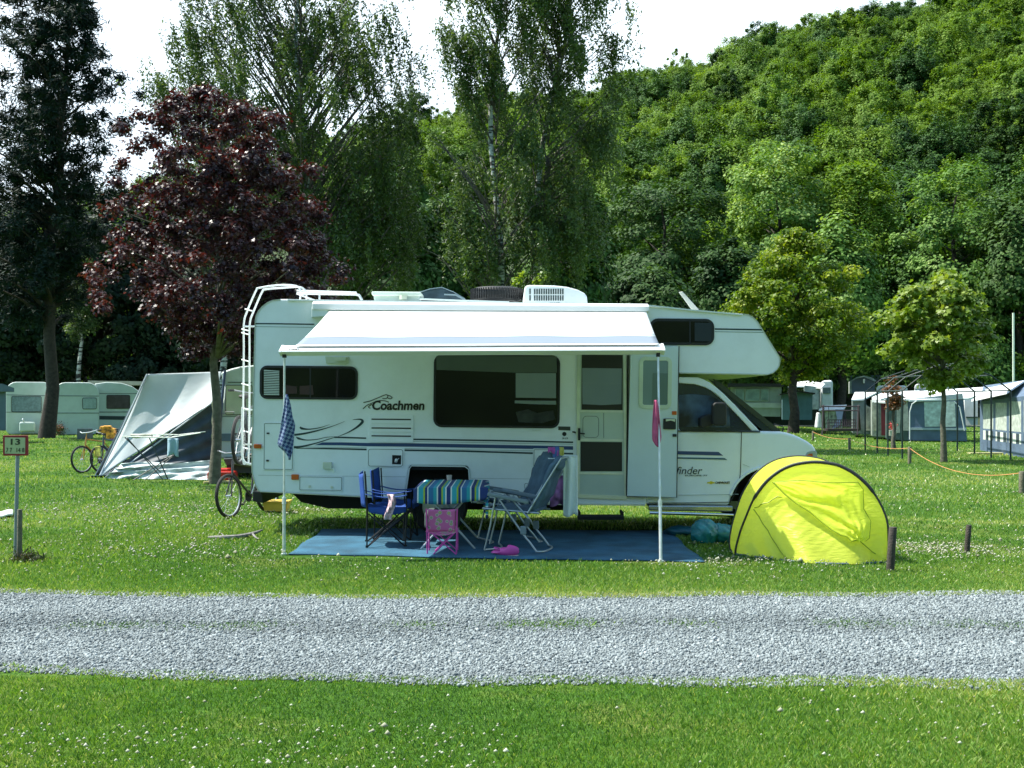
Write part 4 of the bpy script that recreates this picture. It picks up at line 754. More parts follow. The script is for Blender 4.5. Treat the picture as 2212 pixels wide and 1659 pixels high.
# --- cloths hanging on the awning legs
cmx = bpy.data.materials.new('checked cloth'); cmx.use_nodes = True; t = cmx.node_tree; n = t.nodes; l = t.links
c = n.new('ShaderNodeTexCoord'); k = n.new('ShaderNodeTexChecker'); k.inputs['Scale'].default_value = 34; k.inputs[1].default_value = (.20, .27, .40, 1); k.inputs[2].default_value = (.025, .05, .15, 1)
mp = n.new('ShaderNodeMapping'); mp.inputs['Rotation'].default_value = (0, R(24), 0); mp.inputs['Scale'].default_value = (1, 0.001, 1); mp.inputs['Location'].default_value = (.01, .013, .01); l.new(c.outputs['Object'], mp.inputs[0]); l.new(mp.outputs[0], k.inputs[0]); l.new(k.outputs[0], n['Principled BSDF'].inputs['Base Color']); n['Principled BSDF'].inputs['Roughness'].default_value = .9
def hangcloth(outline_l, outline_r, d, nv=24, amp=.03):
    ys = np.linspace(0, 1, nv + 1)
    def fn(u, v):
        y = outline_l[0][1] + (outline_l[-1][1] - outline_l[0][1]) * v
        xl = np.interp(y, [q[1] for q in outline_l], [q[0] for q in outline_l]); xr = np.interp(y, [q[1] for q in outline_r], [q[0] for q in outline_r])
        p = P(xl + (xr - xl) * u, y, d); p.y += amp * math.sin(u * 8 + v * 2) * (.3 + .7 * v); return p
    return MB().grid(fn, 12, nv)
hc = hangcloth([(618, 852), (611, 890), (604, 930), (598, 962), (612, 974), (622, 985), (625, 993)], [(621, 852), (627, 872), (631, 900), (637, 918), (634, 945), (632, 975), (626, 993)], 12.72)
tag(hc.build('checked_towel', cmx, smooth=True, solid=.01, org=tuple(P(620, 855, 12.72))), 'blue and white checked tea towel hanging on the left awning leg', 'tea towel')
hp = hangcloth([(1414, 864), (1412, 880), (1409, 930), (1410, 950), (1416, 960), (1421, 965)], [(1419, 863), (1423, 880), (1426, 920), (1428, 945), (1425, 958), (1422, 965)], 12.72)
tag(hp.build('pink_towel', mat('raspberry cloth', (.42, .075, .17), .9, var=.25, vs=12), smooth=True, solid=.012, org=tuple(P(1418, 866, 12.72))), 'raspberry pink cloth hanging on the right awning leg', 'cloth')
# --- blue plastic sack under the cab
sk = MB(); sb_ = Vector((2.38, 14.0, 0))
def sack(cx, cy, cz, rx, ry, rz_, ang, name, label, m, sub=3):
    b = MB().ball((0, 0, 0), (rx, ry, rz_), 40, 26)
    q = []
    for v in b.v:
        k = 1 + .07 * math.sin(v.x * 31 + v.z * 40) * math.sin(v.y * 37 + v.x * 13) + .035 * math.sin(v.x * 83 + v.y * 61 + v.z * 47) + .03 * math.sin(v.x * 141 - v.z * 97) * math.sin(v.y * 113); q.append(v * k)
    b.v = q; b.xf(Matrix.Rotation(ang, 3, 'Y'), (cx, cy, cz)); b.v = [Vector((v.x, v.y, max(.01, v.z))) for v in b.v]
    return tag(b.build(name, m, smooth=True, org=(cx, cy, 0)), label, 'sack')
bagm = mat('blue sack film', (.03, .27, .30), .22, var=.35, vs=9, bump=.8, bs=22, trans=.25, spec=.8)
sack(2.40, 14.1, .13, .17, .16, .17, 0, 'plastic_sack', 'shiny turquoise plastic sack standing upright under the cab step', bagm)
sack(2.67, 14.2, .10, .27, .17, .125, R(12), 'plastic_sack', 'turquoise plastic sack lying on the grass beside the yellow tent', bagm)
sack(2.24, 14.9, .06, .22, .15, .07, 0, 'plastic_sack', 'dark blue plastic sack in the shade below the cab', mat('dark sack film', (.012, .09, .12), .35, var=.3, trans=.1))
# --- yellow pop-up tent
yl = bpy.data.materials.new('yellow nylon'); yl.use_nodes = True; t = yl.node_tree; n = t.nodes; l = t.links
b = n['Principled BSDF']; b.inputs['Base Color'].default_value = (.88, .96, .12, 1); b.inputs['Roughness'].default_value = .33; b.inputs['Specular IOR Level'].default_value = .35
c = n.new('ShaderNodeTexCoord'); mp = n.new('ShaderNodeMapping'); mp.inputs['Rotation'].default_value = (0, R(35), 0); mp.inputs['Scale'].default_value = (1, 1, 3.5); l.new(c.outputs['Object'], mp.inputs[0])
z = n.new('ShaderNodeTexNoise'); z.inputs['Scale'].default_value = 5; z.inputs['Detail'].default_value = 6; z.inputs['Distortion'].default_value = 1.2; l.new(mp.outputs[0], z.inputs['Vector'])
bp = n.new('ShaderNodeBump'); bp.inputs['Strength'].default_value = .45; bp.inputs['Distance'].default_value = .03; l.new(z.outputs['Fac'], bp.inputs['Height']); l.new(bp.outputs[0], b.inputs['Normal'])
tr_ = n.new('ShaderNodeBsdfTranslucent'); tr_.inputs[0].default_value = (.97, 1.0, .28, 1); l.new(bp.outputs[0], tr_.inputs['Normal']); mi_ = n.new('ShaderNodeMixShader'); mi_.inputs[0].default_value = .58
l.new(b.outputs[0], mi_.inputs[1]); l.new(tr_.outputs[0], mi_.inputs[2]); l.new(mi_.outputs[0], n['Material Output'].inputs[0])
yt = thing('beach_tent', 'bright yellow pop-up play tent with black hoops in front of the cab', 'tent', (3.35, 12.9, 0))
AR = [(1587.6, 1199), (1590, 1180), (1599, 1147), (1611.6, 1114.6), (1626, 1081), (1645.3, 1052), (1663, 1033), (1686, 1016), (1712, 1004.5), (1741.4, 999), (1765.5, 998), (1790, 1000.5), (1813.6, 1006), (1844, 1022), (1871, 1044.9), (1888, 1066), (1900, 1085.7), (1910, 1107), (1917, 1132), (1919, 1170), (1918.9, 1215.5)]
AR = curve(AR, 3); nA = len(AR) - 1
HL, HR = G(1587.6, 1199), G(1918.9, 1215.5)
def hoop(t_):      # front hoop point at parameter 0..1
    i = t_ * nA; k = min(nA - 1, int(i)); f = i - k; x = AR[k][0] * (1 - f) + AR[k + 1][0] * f; y = AR[k][1] * (1 - f) + AR[k + 1][1] * f
    s = (x - 1587.6) / (1918.9 - 1587.6); d = 1 / ((1 - s) / HL.y + s / HR.y); return P(x, y, d)
def hoop2(t_):
    p = hoop(t_); w = math.sin(math.pi * t_) ** .45 if 0 < t_ < 1 else 0; return p + Vector((-.03 * w, .10 + .48 * w, .035 * w))
def front(u, v):   # v 0 = bottom, 1 = hoop
    top = hoop(.02 + .96 * u); bl_ = HL.lerp(HR, u) + Vector((0, -.42 * math.sin(math.pi * u), .01 + .0 * u))
    p = bl_.lerp(top, v); q = (1 - v)
    p.y += .10 * math.sin(math.pi * v) * math.sin(math.pi * u) ; w = math.sin(math.pi * u) * math.sin(math.pi * min(1, v * 1.0))
    p.y += .045 * math.sin(u * 34 + 3.2 * math.sin(u * 5) + 1.2 * math.sin(v * 5)) * q * q * min(1, 8 * u * (1 - u)) + .009 * math.sin((u + v * .7) * 17 + 2 * math.sin(u * 6)) * w + .003 * math.sin((u * 1.5 - v) * 57 + 3 * math.sin(u * 9)) * w
    return p
MB().grid(front, 130, 70).build('front_panel', yl, yt, smooth=True)
MB().grid(lambda u, v: hoop(u).lerp(hoop2(u), v) + Vector((0, 0, -.012 * math.sin(math.pi * v))), 60, 6).build('roof_band', yl, yt, smooth=True)
def back(u, v):
    a = hoop2(u); g_ = Vector((HL.x + (HR.x - HL.x) * u, HL.y + .12 + (HR.y - HL.y) * u + .95 * math.sin(math.pi * u), .01)); p = a.lerp(g_, v); p.y += .12 * math.sin(math.pi * v) * math.sin(math.pi * u); p.z += .05 * math.sin(math.pi * v); p.z = max(p.z, .01); return p
MB().grid(back, 50, 14).build('back_panel', yl, yt, smooth=True)
MB().grid(lambda u, v: Vector((HL.x + (HR.x - HL.x) * u, (HL.y + (HR.y - HL.y) * u) - .40 * math.sin(math.pi * u) * (1 - v) + .95 * math.sin(math.pi * u) * v, .008)), 30, 6).build('floor', mat('grey blue groundsheet', (.10, .14, .19), .5), yt)
bt_ = mat('black hoop sleeve', (.015, .020, .022), .6)
MB().tube([hoop(i / 80) + Vector((0, -.008, 0)) for i in range(81)], [.012 + .008 * (1 if 16 < i < 60 else 0) for i in range(81)], 8).build('hoop', bt_, yt, smooth=True)
MB().tube([hoop2(i / 60) for i in range(61)], .014, 8).build('hoop', bt_, yt, smooth=True)
def fp(x, y, off=.03):       # point on the front panel seen at survey position x, y
    best = None; u = (x - 1587.6) / (1918.9 - 1587.6)
    for i in range(41):
        for j in range(31):
            uu = min(1, max(0, u - .2 + .4 * i / 40)); p = front(uu, j / 30)
            sx = p.x / p.y * F + CX; sy = HY - (p.z - H) / p.y * F; e_ = (sx - x) ** 2 + (sy - y) ** 2
            if best is None or e_ < best[0]: best = (e_, p)
    return best[1] + Vector((0, -off, 0))
FL = [(1667, 1040), (1720, 1039), (1780, 1040), (1850, 1038), (1862, 1060), (1863, 1100), (1876, 1125), (1876, 1160), (1866, 1168), (1845, 1166)]
FL2 = [(1667, 1040), (1692, 1064), (1718, 1085), (1745, 1105), (1770, 1123), (1792, 1140), (1810, 1152), (1825, 1160), (1836, 1165), (1845, 1166)]
fa = [fp(x, y, .06) for x, y in FL]; fb = [fp(x, y, .09) for x, y in FL2]
def flap(u, v):
    i = u * 9; k = min(8, int(i)); f = i - k; p = (fa[k].lerp(fa[k + 1], f)).lerp(fb[k].lerp(fb[k + 1], f), v)
    w = math.sin(math.pi * v) * math.sin(math.pi * u) ** .5 if 0 < u < 1 else 0
    p.y += -.03 * w + .026 * math.sin(u * 15 + v * 7 + 3 * math.sin(v * 6 + u * 4)) * w + .010 * math.sin(v * 31 - u * 23 + 3 * math.sin(u * 13)) * w; return p
MB().grid(flap, 90, 60).build('door_flap', yl, yt, smooth=True)
MB().tube(fb, .009, 6).tube(fa, .005, 6).build('flap_hem', mat('olive seam', (.30, .38, .01), .5), yt, smooth=True)
for a_, b_ in (((1667, 1040), (1918, 1213)), ((1628, 1100), (1706, 1222)), ((1630, 1098), (1686, 1072))):
    pts = [fp(a_[0] + (b_[0] - a_[0]) * i / 8, a_[1] + (b_[1] - a_[1]) * i / 8, .012) for i in range(9)]
    MB().tube(pts, .006, 6).build('seam', mat('olive seam', (.30, .38, .01), .5), yt, smooth=True)
MB().tube([HL.lerp(HR, u / 30) + Vector((0, -.43 * math.sin(math.pi * u / 30), .012)) for u in range(31)], .012, 6).build('base_hem', mat('grey blue groundsheet', (.10, .14, .19), .5), yt, smooth=True)
# --- posts, sign
wood = mat('weathered stake', (.055, .045, .038), .9, var=.35, vs=20, bump=.6, bs=50); woodp = mat('pale stake', (.14, .13, .09), .9, var=.3, vs=20, bump=.5)
def stake(x0, ytop, x1, ybot, w, label, m=wood, group='wooden stakes beside the pitches'):
    b_ = G(x1, ybot); d = b_.y; t_ = P(x0, ytop, d); r_ = w / 2 / F * d
    o = MB().tube([b_ - Vector((0, 0, .05)), b_.lerp(t_, .5), t_ - Vector((0, 0, r_ * .25)), t_], [r_ * 1.02, r_, r_ * .98, r_ * .85], 12)
    return tag(o.build('wooden_stake', m, smooth=True, org=tuple(b_)), label, 'stake', group)
stake(1929, 1138.5, 1922.5, 1234, 17, 'thick dark wooden stake touching the right side of the yellow tent')
stake(2093, 1134, 2088, 1195, 12, 'dark wooden stake standing alone on the grass right of the tent')
stake(43, 1100, 42, 1212, 11, 'grey brown wooden stake right against the sign pole', woodp)
stake(1756.5, 931, 1756, 952, 5, 'farthest rope post, near the foot of the swing bench', woodp, None)
stake(1835, 946, 1835, 971, 6, 'second farthest rope post, left of the black gazebo legs', woodp, None)
stake(1965, 965, 1965, 1002, 8, 'rope post in front of the grey awnings, just left of the young maple', woodp, None)
stake(2208, 1018, 2208, 1066, 14, 'nearest rope post, cut by the right picture edge', woodp, None)
def rope(a, b, sag, label):
    pa, pb = P(a[0], a[1], a[2]), P(b[0], b[1], b[2])
    pts = [pa.lerp(pb, i / 20) - Vector((0, 0, sag * 4 * (i / 20) * (1 - i / 20))) for i in range(21)]
    tag(MB().tube(pts, .007, 6).build('orange_rope', mat('orange rope', (.62, .27, .10), .8, var=.3, vs=30), smooth=True, org=tuple(pa)), label, 'rope', None)
d1, d2, d3, d4 = H * F / (952 - HY), H * F / (971 - HY), H * F / (1002 - HY), H * F / (1066 - HY)
rope((1756, 933, d1), (1835, 948, d2), .10, 'farthest orange rope span, beside the swing bench')
rope((1835, 949, d2), (1965, 968, d3), .12, 'middle orange rope span, passing the black gazebo legs')
rope((1965, 968, d3), (2208, 1021, d4), .30, 'nearest orange rope span, sagging past the young maple trunk')
sg = thing('pitch_sign', 'red framed pitch sign numbered 13 on a grey metal pole', 'sign', tuple(G(34, 1207)))
sd = G(34, 1207).y
MB().tube([G(33, 1207) - Vector((0, 0, .05)), P(38, 984, sd)], .022, 10).build('pole', mat('galvanised pole', (.22, .27, .29), .5, .4), sg, smooth=True)
fr_ = MB().prism(rrect(10, 940, 64, 984, 2, tilt=-.005), sd - .045, sd - .024, d=sd).build('frame', mat('red frame', (.25, .012, .025), .4), sg, bevel=.003)
MB().prism([(14.5, 944.5), (58.5, 945), (58, 980), (14.5, 979.5)], sd - .048, sd - .04, d=sd).build('panel', mat('pale sign face', (.38, .46, .24), .5, var=.1, vs=12), sg)
bk = mat('sign ink', (.02, .03, .01), .6)
text_part('13', 'lettering', bk, sg, 27.5, 947.5, 47.5, 960.5, sd - .049, bold=.02, d=sd); text_part('7 7', 'lettering', bk, sg, 17.5, 967, 30, 976.5, sd - .049, d=sd); text_part('14 8', 'lettering', bk, sg, 40, 967, 56.5, 976.5, sd - .049, d=sd)
# --- branch, crate, edging log at left
gb = G(505, 1163)
br_ = MB(); pts = curve([tuple(G(450, 1164) + Vector((0, 0, .02))), tuple(G(480, 1166) + Vector((0, 0, .03))), tuple(G(515, 1165) + Vector((0, 0, .035))), tuple(G(545, 1161) + Vector((0, 0, .05))), tuple(G(566, 1158) + Vector((0, 0, .08)))], 4)
br_.tube(pts, [.008 + .022 * math.sin(math.pi * min(1, (i + 2) / 19)) for i in range(len(pts))], 7).tube([G(545, 1161) + Vector((0, 0, .05)), G(553, 1167) + Vector((0, 0, .03)), G(560, 1168) + Vector((0, 0, .02))], [.016, .012, .006], 6).tube([G(485, 1166) + Vector((0, 0, .04)), G(478, 1160) + Vector((0, 0, .05))], [.01, .004], 5)
tag(br_.build('fallen_branch', mat('grey bark', (.22, .21, .20), .9, var=.4, vs=25), smooth=True, org=tuple(gb)), 'broken grey branch lying on the grass left of the motorhome', 'branch')
cr = MB(); c = G(598, 1106)
cr.hexa([Vector((c.x - .17, c.y - .13, .02)), Vector((c.x + .17, c.y - .13, .02)), Vector((c.x + .17, c.y + .13, .02)), Vector((c.x - .17, c.y + .13, .02))], [Vector((c.x - .20, c.y - .15, .17)), Vector((c.x + .20, c.y - .15, .17)), Vector((c.x + .20, c.y + .15, .17)), Vector((c.x - .20, c.y + .15, .17))])
cr.box((c.x, c.y, .175), (.43, .33, .025))
tag(cr.build('plastic_crate', mat('yellow plastic', (.62, .42, .07), .5), bevel=.006, org=(c.x, c.y, 0)), 'small yellow plastic crate on the grass under the rear overhang', 'crate')
wp = MB().grid(lambda u, v: G(-30 + 58 * u, 1112 + 10 * v - 3 * u) + Vector((0, 0, .04 + .015 * math.sin(u * 9))), 12, 4)
tag(wp.build('white_sheet', mat('white sheet', (.6, .65, .6), .7), smooth=True, solid=.03, org=tuple(G(0, 1117))), 'pale white sheet lying at the left picture edge behind the sign', 'sheet')

rq = np.random.default_rng(5); g_ = G(56, 1214); Cq = np.stack([rq.normal(g_.x, .09, 900), rq.normal(g_.y, .07, 900), np.abs(rq.normal(0, .05, 900))], 1)
V, k = leafgeo(Cq, rq.normal(size=(900, 3)) + np.array([0, -.5, 0]), rq.uniform(.02, .09, 900), rq, [(-.5, 0), (0, -.08), (.5, 0), (0, .08)], -2.0)
tag(fast('grass_tuft', V, k, leafmat('dark dry tuft', [(.02, .03, .01), (.06, .05, .03), (.05, .09, .02), (.12, .10, .05)], .2), rnd=rq.random(900), org=tuple(g_)), 'dark dry grass tuft at the foot of the stake by the pitch sign', 'grass tuft')
# ---------------------------------------------------------------- bicycles (built facing +X at the origin)
tyr = mat('bike tyre', (.015, .015, .016), .8); sp_ = mat('spoke steel', (.5, .52, .54), .3, .8)
def bicycle(label, frame_col, loc, rz, basket=None, lean=0.0, handle_col=None, rim_col=None, fork_rot=0.0, group=None):
    t = thing('bicycle', label, 'bicycle', (0, 0, 0), group)
    fm_ = mat('frame ' + str(frame_col), frame_col, .35, .2)
    rw, fw = Vector((-.52, 0, .335)), Vector((.54, 0, .335)); bb, st, ht, hb = Vector((-.06, 0, .29)), Vector((-.20, 0, .80)), Vector((.38, 0, .82)), Vector((.41, 0, .68))
    steer = Matrix.Rotation(fork_rot, 3, 'Z')
    for c, fr_ in ((rw, 0), (fw, 1)):
        w = MB().torus(c, .312, .026, (0, 1, 0), 36, 8); m2_ = MB().torus(c, .292, .011, (0, 1, 0), 36, 6).cyl(c + Vector((0, -.04, 0)), c + Vector((0, .04, 0)), .02, 8)
        for k in range(16): a = k * math.pi / 8 + .1; m2_.tube([c + Vector((0, .02 * (-1) ** k, 0)), c + Vector((.292 * math.cos(a), 0, .292 * math.sin(a)))], .0016, 4)
        if fr_:
            for q in (w, m2_): q.v = [hb + steer @ (v - hb) for v in q.v]
        wo = w.build('wheel', tyr, t, smooth=True); m2_.build('rim', mat('rim ' + str(rim_col), rim_col, .3, .3) if rim_col else sp_, wo, smooth=True)
    MB().tube([bb, st], .016).tube([bb, hb], .018).tube([st + Vector((.01, 0, -.06)), ht], .016).tube([hb, ht + Vector((-.01, 0, .05))], .019).tube([bb, rw + Vector((0, .045, 0))], .010).tube([bb, rw - Vector((0, .045, 0))], .010).tube([st + Vector((.01, 0, -.08)), rw + Vector((0, .045, 0))], .009).tube([st + Vector((.01, 0, -.08)), rw - Vector((0, .045, 0))], .009).build('frame', fm_, t, smooth=True)
    fk = MB().tube([hb, fw + Vector((0, .05, 0))], .012).tube([hb, fw - Vector((0, .05, 0))], .012).tube([ht, ht + Vector((-.03, 0, .16))], .013); fk.v = [hb + steer @ (v - hb) for v in fk.v]; fk.build('fork', fm_, t, smooth=True)
    hbm = MB().tube([ht + Vector((-.10, -.30, .20)), ht + Vector((0, -.12, .16)), ht + Vector((0, .12, .16)), ht + Vector((-.10, .30, .20))], .013); hbm.v = [hb + steer @ (v - hb) for v in hbm.v]
    ho = hbm.build('handlebar', mat('bar ' + str(handle_col or (.3, .3, .32)), handle_col or (.3, .3, .32), .3, .5), t, smooth=True)
    g_ = MB().tube([ht + Vector((-.10, -.30, .20)), ht + Vector((-.16, -.36, .20))], .018).tube([ht + Vector((-.10, .30, .20)), ht + Vector((-.16, .36, .20))], .018); g_.v = [hb + steer @ (v - hb) for v in g_.v]; g_.build('grip', blk, ho)
    MB().tube([st, st + Vector((-.03, 0, .10))], .013).ball(st + Vector((-.05, 0, .13)), (.14, .075, .035), 14, 8).build('saddle', blk, t, smooth=True)
    MB().cyl(bb + Vector((0, -.05, 0)), bb + Vector((0, -.044, 0)), .09, 20).tube([bb + Vector((0, -.07, 0)), bb + Vector((.12, -.07, -.12))], .010).tube([bb + Vector((0, .07, 0)), bb + Vector((-.12, .07, .12))], .010).box(bb + Vector((.12, -.12, -.12)), (.09, .08, .02)).box(bb + Vector((-.12, .12, .12)), (.09, .08, .02)).tube([bb + Vector((0, -.047, .09)), rw + Vector((0, -.047, .04))], .005, 4).tube([bb + Vector((0, -.047, -.09)), rw + Vector((0, -.047, -.04))], .005, 4).build('crank', tyr, t)
    t.location = loc; t.rotation_euler = (lean, 0, rz); return t
bicycle('dark mountain bike leaning behind the rear bumper of the motorhome', (.045, .040, .040), (-4.07, 17.55, 0), R(180 + 70), lean=R(4))
# a second one carried upright on the rear rack
bk2 = bicycle('black bicycle hung sideways on the rear rack of the motorhome', (.05, .06, .075), (P(533, 980, D + .9).x, D + 1.05, P(0, 1003, D + .6).z), R(88), lean=0)
b_ = G(205, 1022)
bicycle('bicycle with white front rim and silver handlebar standing left of the grey tent', (.35, .18, .02), (b_.x - .03, b_.y + .45, 0), R(180 + 62), handle_col=(.6, .62, .62), rim_col=(.5, .52, .6), lean=R(5))
bicycle('dark bicycle with saddle showing, between the other bicycle and the grey tent', (.03, .06, .07), (b_.x + .30, b_.y + .70, 0), R(180 + 66), lean=R(6))
pn = Vector((b_.x + .05, b_.y + .25, 0))
tag(MB().box(pn + Vector((.14, .1, 1.03)), (.36, .22, .16), Matrix.Rotation(R(12), 3, 'Y')).box(pn + Vector((.24, .1, .90)), (.24, .2, .14)).box(pn + Vector((.16, .02, 1.12)), (.2, .12, .06)).build('bicycle_bag', mat('orange bag', (.55, .24, .02), .7, var=.95, vs=11), bevel=.04, seg=3, org=tuple(pn + Vector((0, 0, .9)))), 'orange and black bag tied on top of the bicycle handlebar', 'bag')
tag(MB().ball(pn + Vector((.24, .12, .88)), (.09, .09, .08), 10, 8).build('bicycle_helmet', mat('violet helmet', (.20, .05, .20), .5, var=.5, vs=14), smooth=True, org=tuple(pn + Vector((.2, 0, .8)))), 'small violet helmet hanging below the orange bicycle bag', 'helmet')
for k, (dx, dz, c_) in enumerate(((.0, .52, (.65, .6, .08)), (.52, .56, (.62, .6, .5)), (.78, .58, (.65, .55, .4)))):
    tag(MB().box(pn + Vector((dx * .62 - .05, -.1 + k * .2, dz)), (.16, .09, .26), rotz(R(60))).build('pannier', mat('pannier %d' % k, c_, .6, var=.7, vs=12), bevel=.03, org=tuple(pn + Vector((dx, 0, .4)))), ('yellow pannier over the white rimmed front wheel', 'white pannier between the two bicycles', 'pale patterned pannier beside the grey tent edge')[k], 'pannier')
# ---------------------------------------------------------------- left: caravans, trailer tent, drying rack
cw = mat('caravan skin', (.62, .70, .66), .4, var=.05, dirt=.15); cg_ = mat('caravan grey window', (.10, .15, .16), .15, var=.3, vs=4); line = mat('caravan line', (.02, .04, .05), .5); tyrm = blk
def turn(t, ox, d, xs=None, k=1.0):
    a = math.atan2(ox, d) * k; t.rotation_euler = (0, 0, -a); c = math.cos(a); t.scale = (c, 1, 1)
def caravan(label, poly, d, depth, wins, lines, name='caravan', skin=cw, extra=None):
    xs = [q[0] for q in poly]; cx_ = (min(xs) + max(xs)) / 2; o = P(cx_, HY, d); t = thing(name, label, 'caravan', (o.x, d, 0))
    MB().prism(poly, d, d + depth, d=d).build('body', skin, t, bevel=.05, seg=3)
    for (x0, y0, x1, y1, *mm) in wins:
        f_ = MB().prism(rrect(x0, y0, x1, y1, 3, tilt=0), d - .03, d + .02, d=d).build('window', blk, t)
        MB().prism(rrect(x0 + 1.2, y0 + 1.2, x1 - 1.2, y1 - 1.2, 2, tilt=0), d - .036, d, d=d).build('pane', mm[0] if mm else cg_, f_)
    lb_ = MB()
    for (x0, y0, x1, y1, w) in lines: lb_.ribbon([(x0, y0), (x1, y1)], w, d - .012, d, d=d)
    if lines: lb_.build('trim_line', line, t)
    zb = H - (max(q[1] for q in poly) - HY) / F * d; wb = MB(); ox = P(cx_, HY, d).x
    for dy in (.12, depth - .32): wb.cyl((ox, d + dy, .33), (ox, d + dy + .2, .33), .32, 20)
    wb.box((ox, d + depth / 2, zb / 2 + .10), ((max(xs) - min(xs)) / F * d * .8, depth * .8, max(.1, zb * .5)))
    wb.build('wheel', tyrm, t)
    turn(t, o.x, d, xs)
    return t
def rr2(x0, y0, x1, y1, rt, rb): 
    p = []
    for cx, cy, a0, r in ((x1 - rt, y0 + rt, -90, rt), (x1 - rb, y1 - rb, 0, rb), (x0 + rb, y1 - rb, 90, rb), (x0 + rt, y0 + rt, 180, rt)):
        for k in range(6): a = R(a0 + 18 * k); p.append((cx + r * math.cos(a), cy + r * math.sin(a)))
    return p
curt = mat('grey net curtain', (.20, .28, .30), .6, var=.25, vs=9); dkw = mat('dark purple pane', (.06, .05, .06), .15, var=.4)
A = caravan('old white caravan behind the pine trunk, wide curtained front window', rr2(13, 825, 116, 938, 22, 12), 57.5, 4.4, [(25, 856, 90, 890, curt)], [(13, 853, 116, 855, 1), (13, 890, 116, 892, 1)])
MB().box(P(50, 922, 57.0), (.8, .5, .5)).build('gas_locker', cw, A, bevel=.08); MB().tube([P(38, 935, 57.0), P(38, 908, 56.8), P(34, 905, 56.7)], .03).build('hitch', alu, A)
caravan('small round-topped white caravan right of the pine trunk', rr2(117, 826, 214, 939, 24, 14), 56.5, 4.2, [(178, 859, 209, 884, mat('net pane', (.35, .45, .45), .4, var=.15, vs=12))], [(118, 855, 214, 855.5, 1.2), (118, 892, 214, 892.5, 1.2)])
caravan('white caravan with blue stripe and dark window, left of the grey tent', [(205, 829), (230, 825.5), (262, 827), (285, 834), (298, 843), (307, 850), (307, 931), (205, 930)], 58, 4.0, [(230, 853, 281, 883, dkw)], [(215, 850, 305, 850, 1), (215, 890, 305, 890, 1.6), (215, 902, 305, 904, 8)])
tag(MB().prism([(190, 822), (240, 823), (270, 823), (312, 824), (312, 832), (190, 832)], 63, 66, d=63).prism([(230, 817), (255, 813), (315, 812), (315, 817), (240, 819)], 67, 69, d=67).build('caravan_roof', mat('pale roof', (.42, .42, .33), .6), org=tuple(P(250, 860, 64))), 'flat pale caravan roofs showing above the striped caravan', 'caravan roof')
lat_ = tag(MB().prism([(-60, 826), (5, 829), (28, 838), (28, 846), (-60, 846)], 46, 48, d=46).prism([(-60, 846), (12, 846), (12, 930), (-60, 930)], 46.2, 48, d=46).build('awning_tent', mat('blue grey canvas', (.12, .17, .21), .7), org=tuple(P(0, 925, 46))), 'blue grey awning tent cut by the left picture edge', 'awning tent')
lat_.rotation_euler = (0, 0, -math.atan2(P(0, 0, 46).x, 46))
tag(MB().prism([(166, 926), (190, 926), (191, 948), (166, 949)], 50.8, 51.4, d=50.8).build('stone_block', mat('stone block', (.18, .20, .18), .9, var=.3), bevel=.03, org=tuple(P(178, 948, 50.8))), 'grey stone block standing in front of the round-topped caravan', 'stone block')
# flower pot hanging by the caravan
rgp = np.random.default_rng(3)
c0 = P(137 - 10, 928, 56); Cc = rgp.normal(size=(700, 3)) * np.array([.15, .13, .15]) + np.array(c0) * 1.0
V, k = leafgeo(Cc, rgp.normal(size=(700, 3)), rgp.uniform(.04, .08, 700), rgp, DIA)
tag(fast('flowering_shrub', V, k, leafmat('shrub leaf', [(.03, .07, .02), (.06, .10, .03), (.3, .05, .03)], .2), rnd=rgp.random(700), org=tuple(c0)), 'small reddish green shrub between the pine trunk and the first caravan', 'shrub')
# trailer tent
gt = thing('trailer_tent', 'large pale grey tent awning with a dark inner corner, pitched beside a caravan', 'tent', tuple(G(330, 1036)))
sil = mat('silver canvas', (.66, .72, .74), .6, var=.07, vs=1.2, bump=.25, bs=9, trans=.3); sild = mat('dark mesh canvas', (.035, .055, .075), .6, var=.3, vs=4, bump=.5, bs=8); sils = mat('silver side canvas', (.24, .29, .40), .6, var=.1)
d0 = 24.9
apex = P(320, 808, 26.4); tr0 = P(478, 803, 26.9); bl0 = G(214, 1031); br0 = P(449, 1030, 25.6); mid = P(455, 872, 25.9); lowl = P(270, 1000, 25.0)
def tent_front(u, v):   # main sheet
    a = apex.lerp(tr0, u); b = bl0.lerp(mid, u ** .8); p = a.lerp(b, v); p.y += .12 * math.sin(math.pi * v) * .6 + .03 * math.sin(u * 17 + v * 3) * v; p.z -= .05 * math.sin(math.pi * v) * u; return p
MB().grid(tent_front, 40, 40).build('main_sheet', sil, gt, smooth=True, solid=.01)
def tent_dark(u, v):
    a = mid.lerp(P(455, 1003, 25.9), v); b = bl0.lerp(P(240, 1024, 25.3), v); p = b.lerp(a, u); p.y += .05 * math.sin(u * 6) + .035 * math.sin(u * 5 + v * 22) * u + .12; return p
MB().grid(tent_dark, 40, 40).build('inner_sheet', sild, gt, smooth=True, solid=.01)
def skirt(u, v):
    a = P(262 + 193 * u, 1003 - 7 * u, 25.5); b = G(222 + 227 * u, 1034 + 4 * u); p = a.lerp(b, v); p.y += .06 * math.sin(v * 20 + u * 4) * (1 - v) + .05 * math.sin(u * 21 + v * 8) * v; p.z = max(.01, p.z + .035 * math.sin(v * 23 + u * 7) * (1 - v)); return p
MB().grid(skirt, 70, 26).build('ground_skirt', mat('pale skirt', (.40, .48, .50), .4, var=.25, vs=5, bump=.6, bs=9), gt, smooth=True, solid=.01)
MB().grid(lambda u, v: apex.lerp(P(330, 808, 27.8), u).lerp(G(204, 1029).lerp(G(250, 1006), u), v), 10, 20).build('side_sheet', sils, gt, smooth=True, solid=.01)
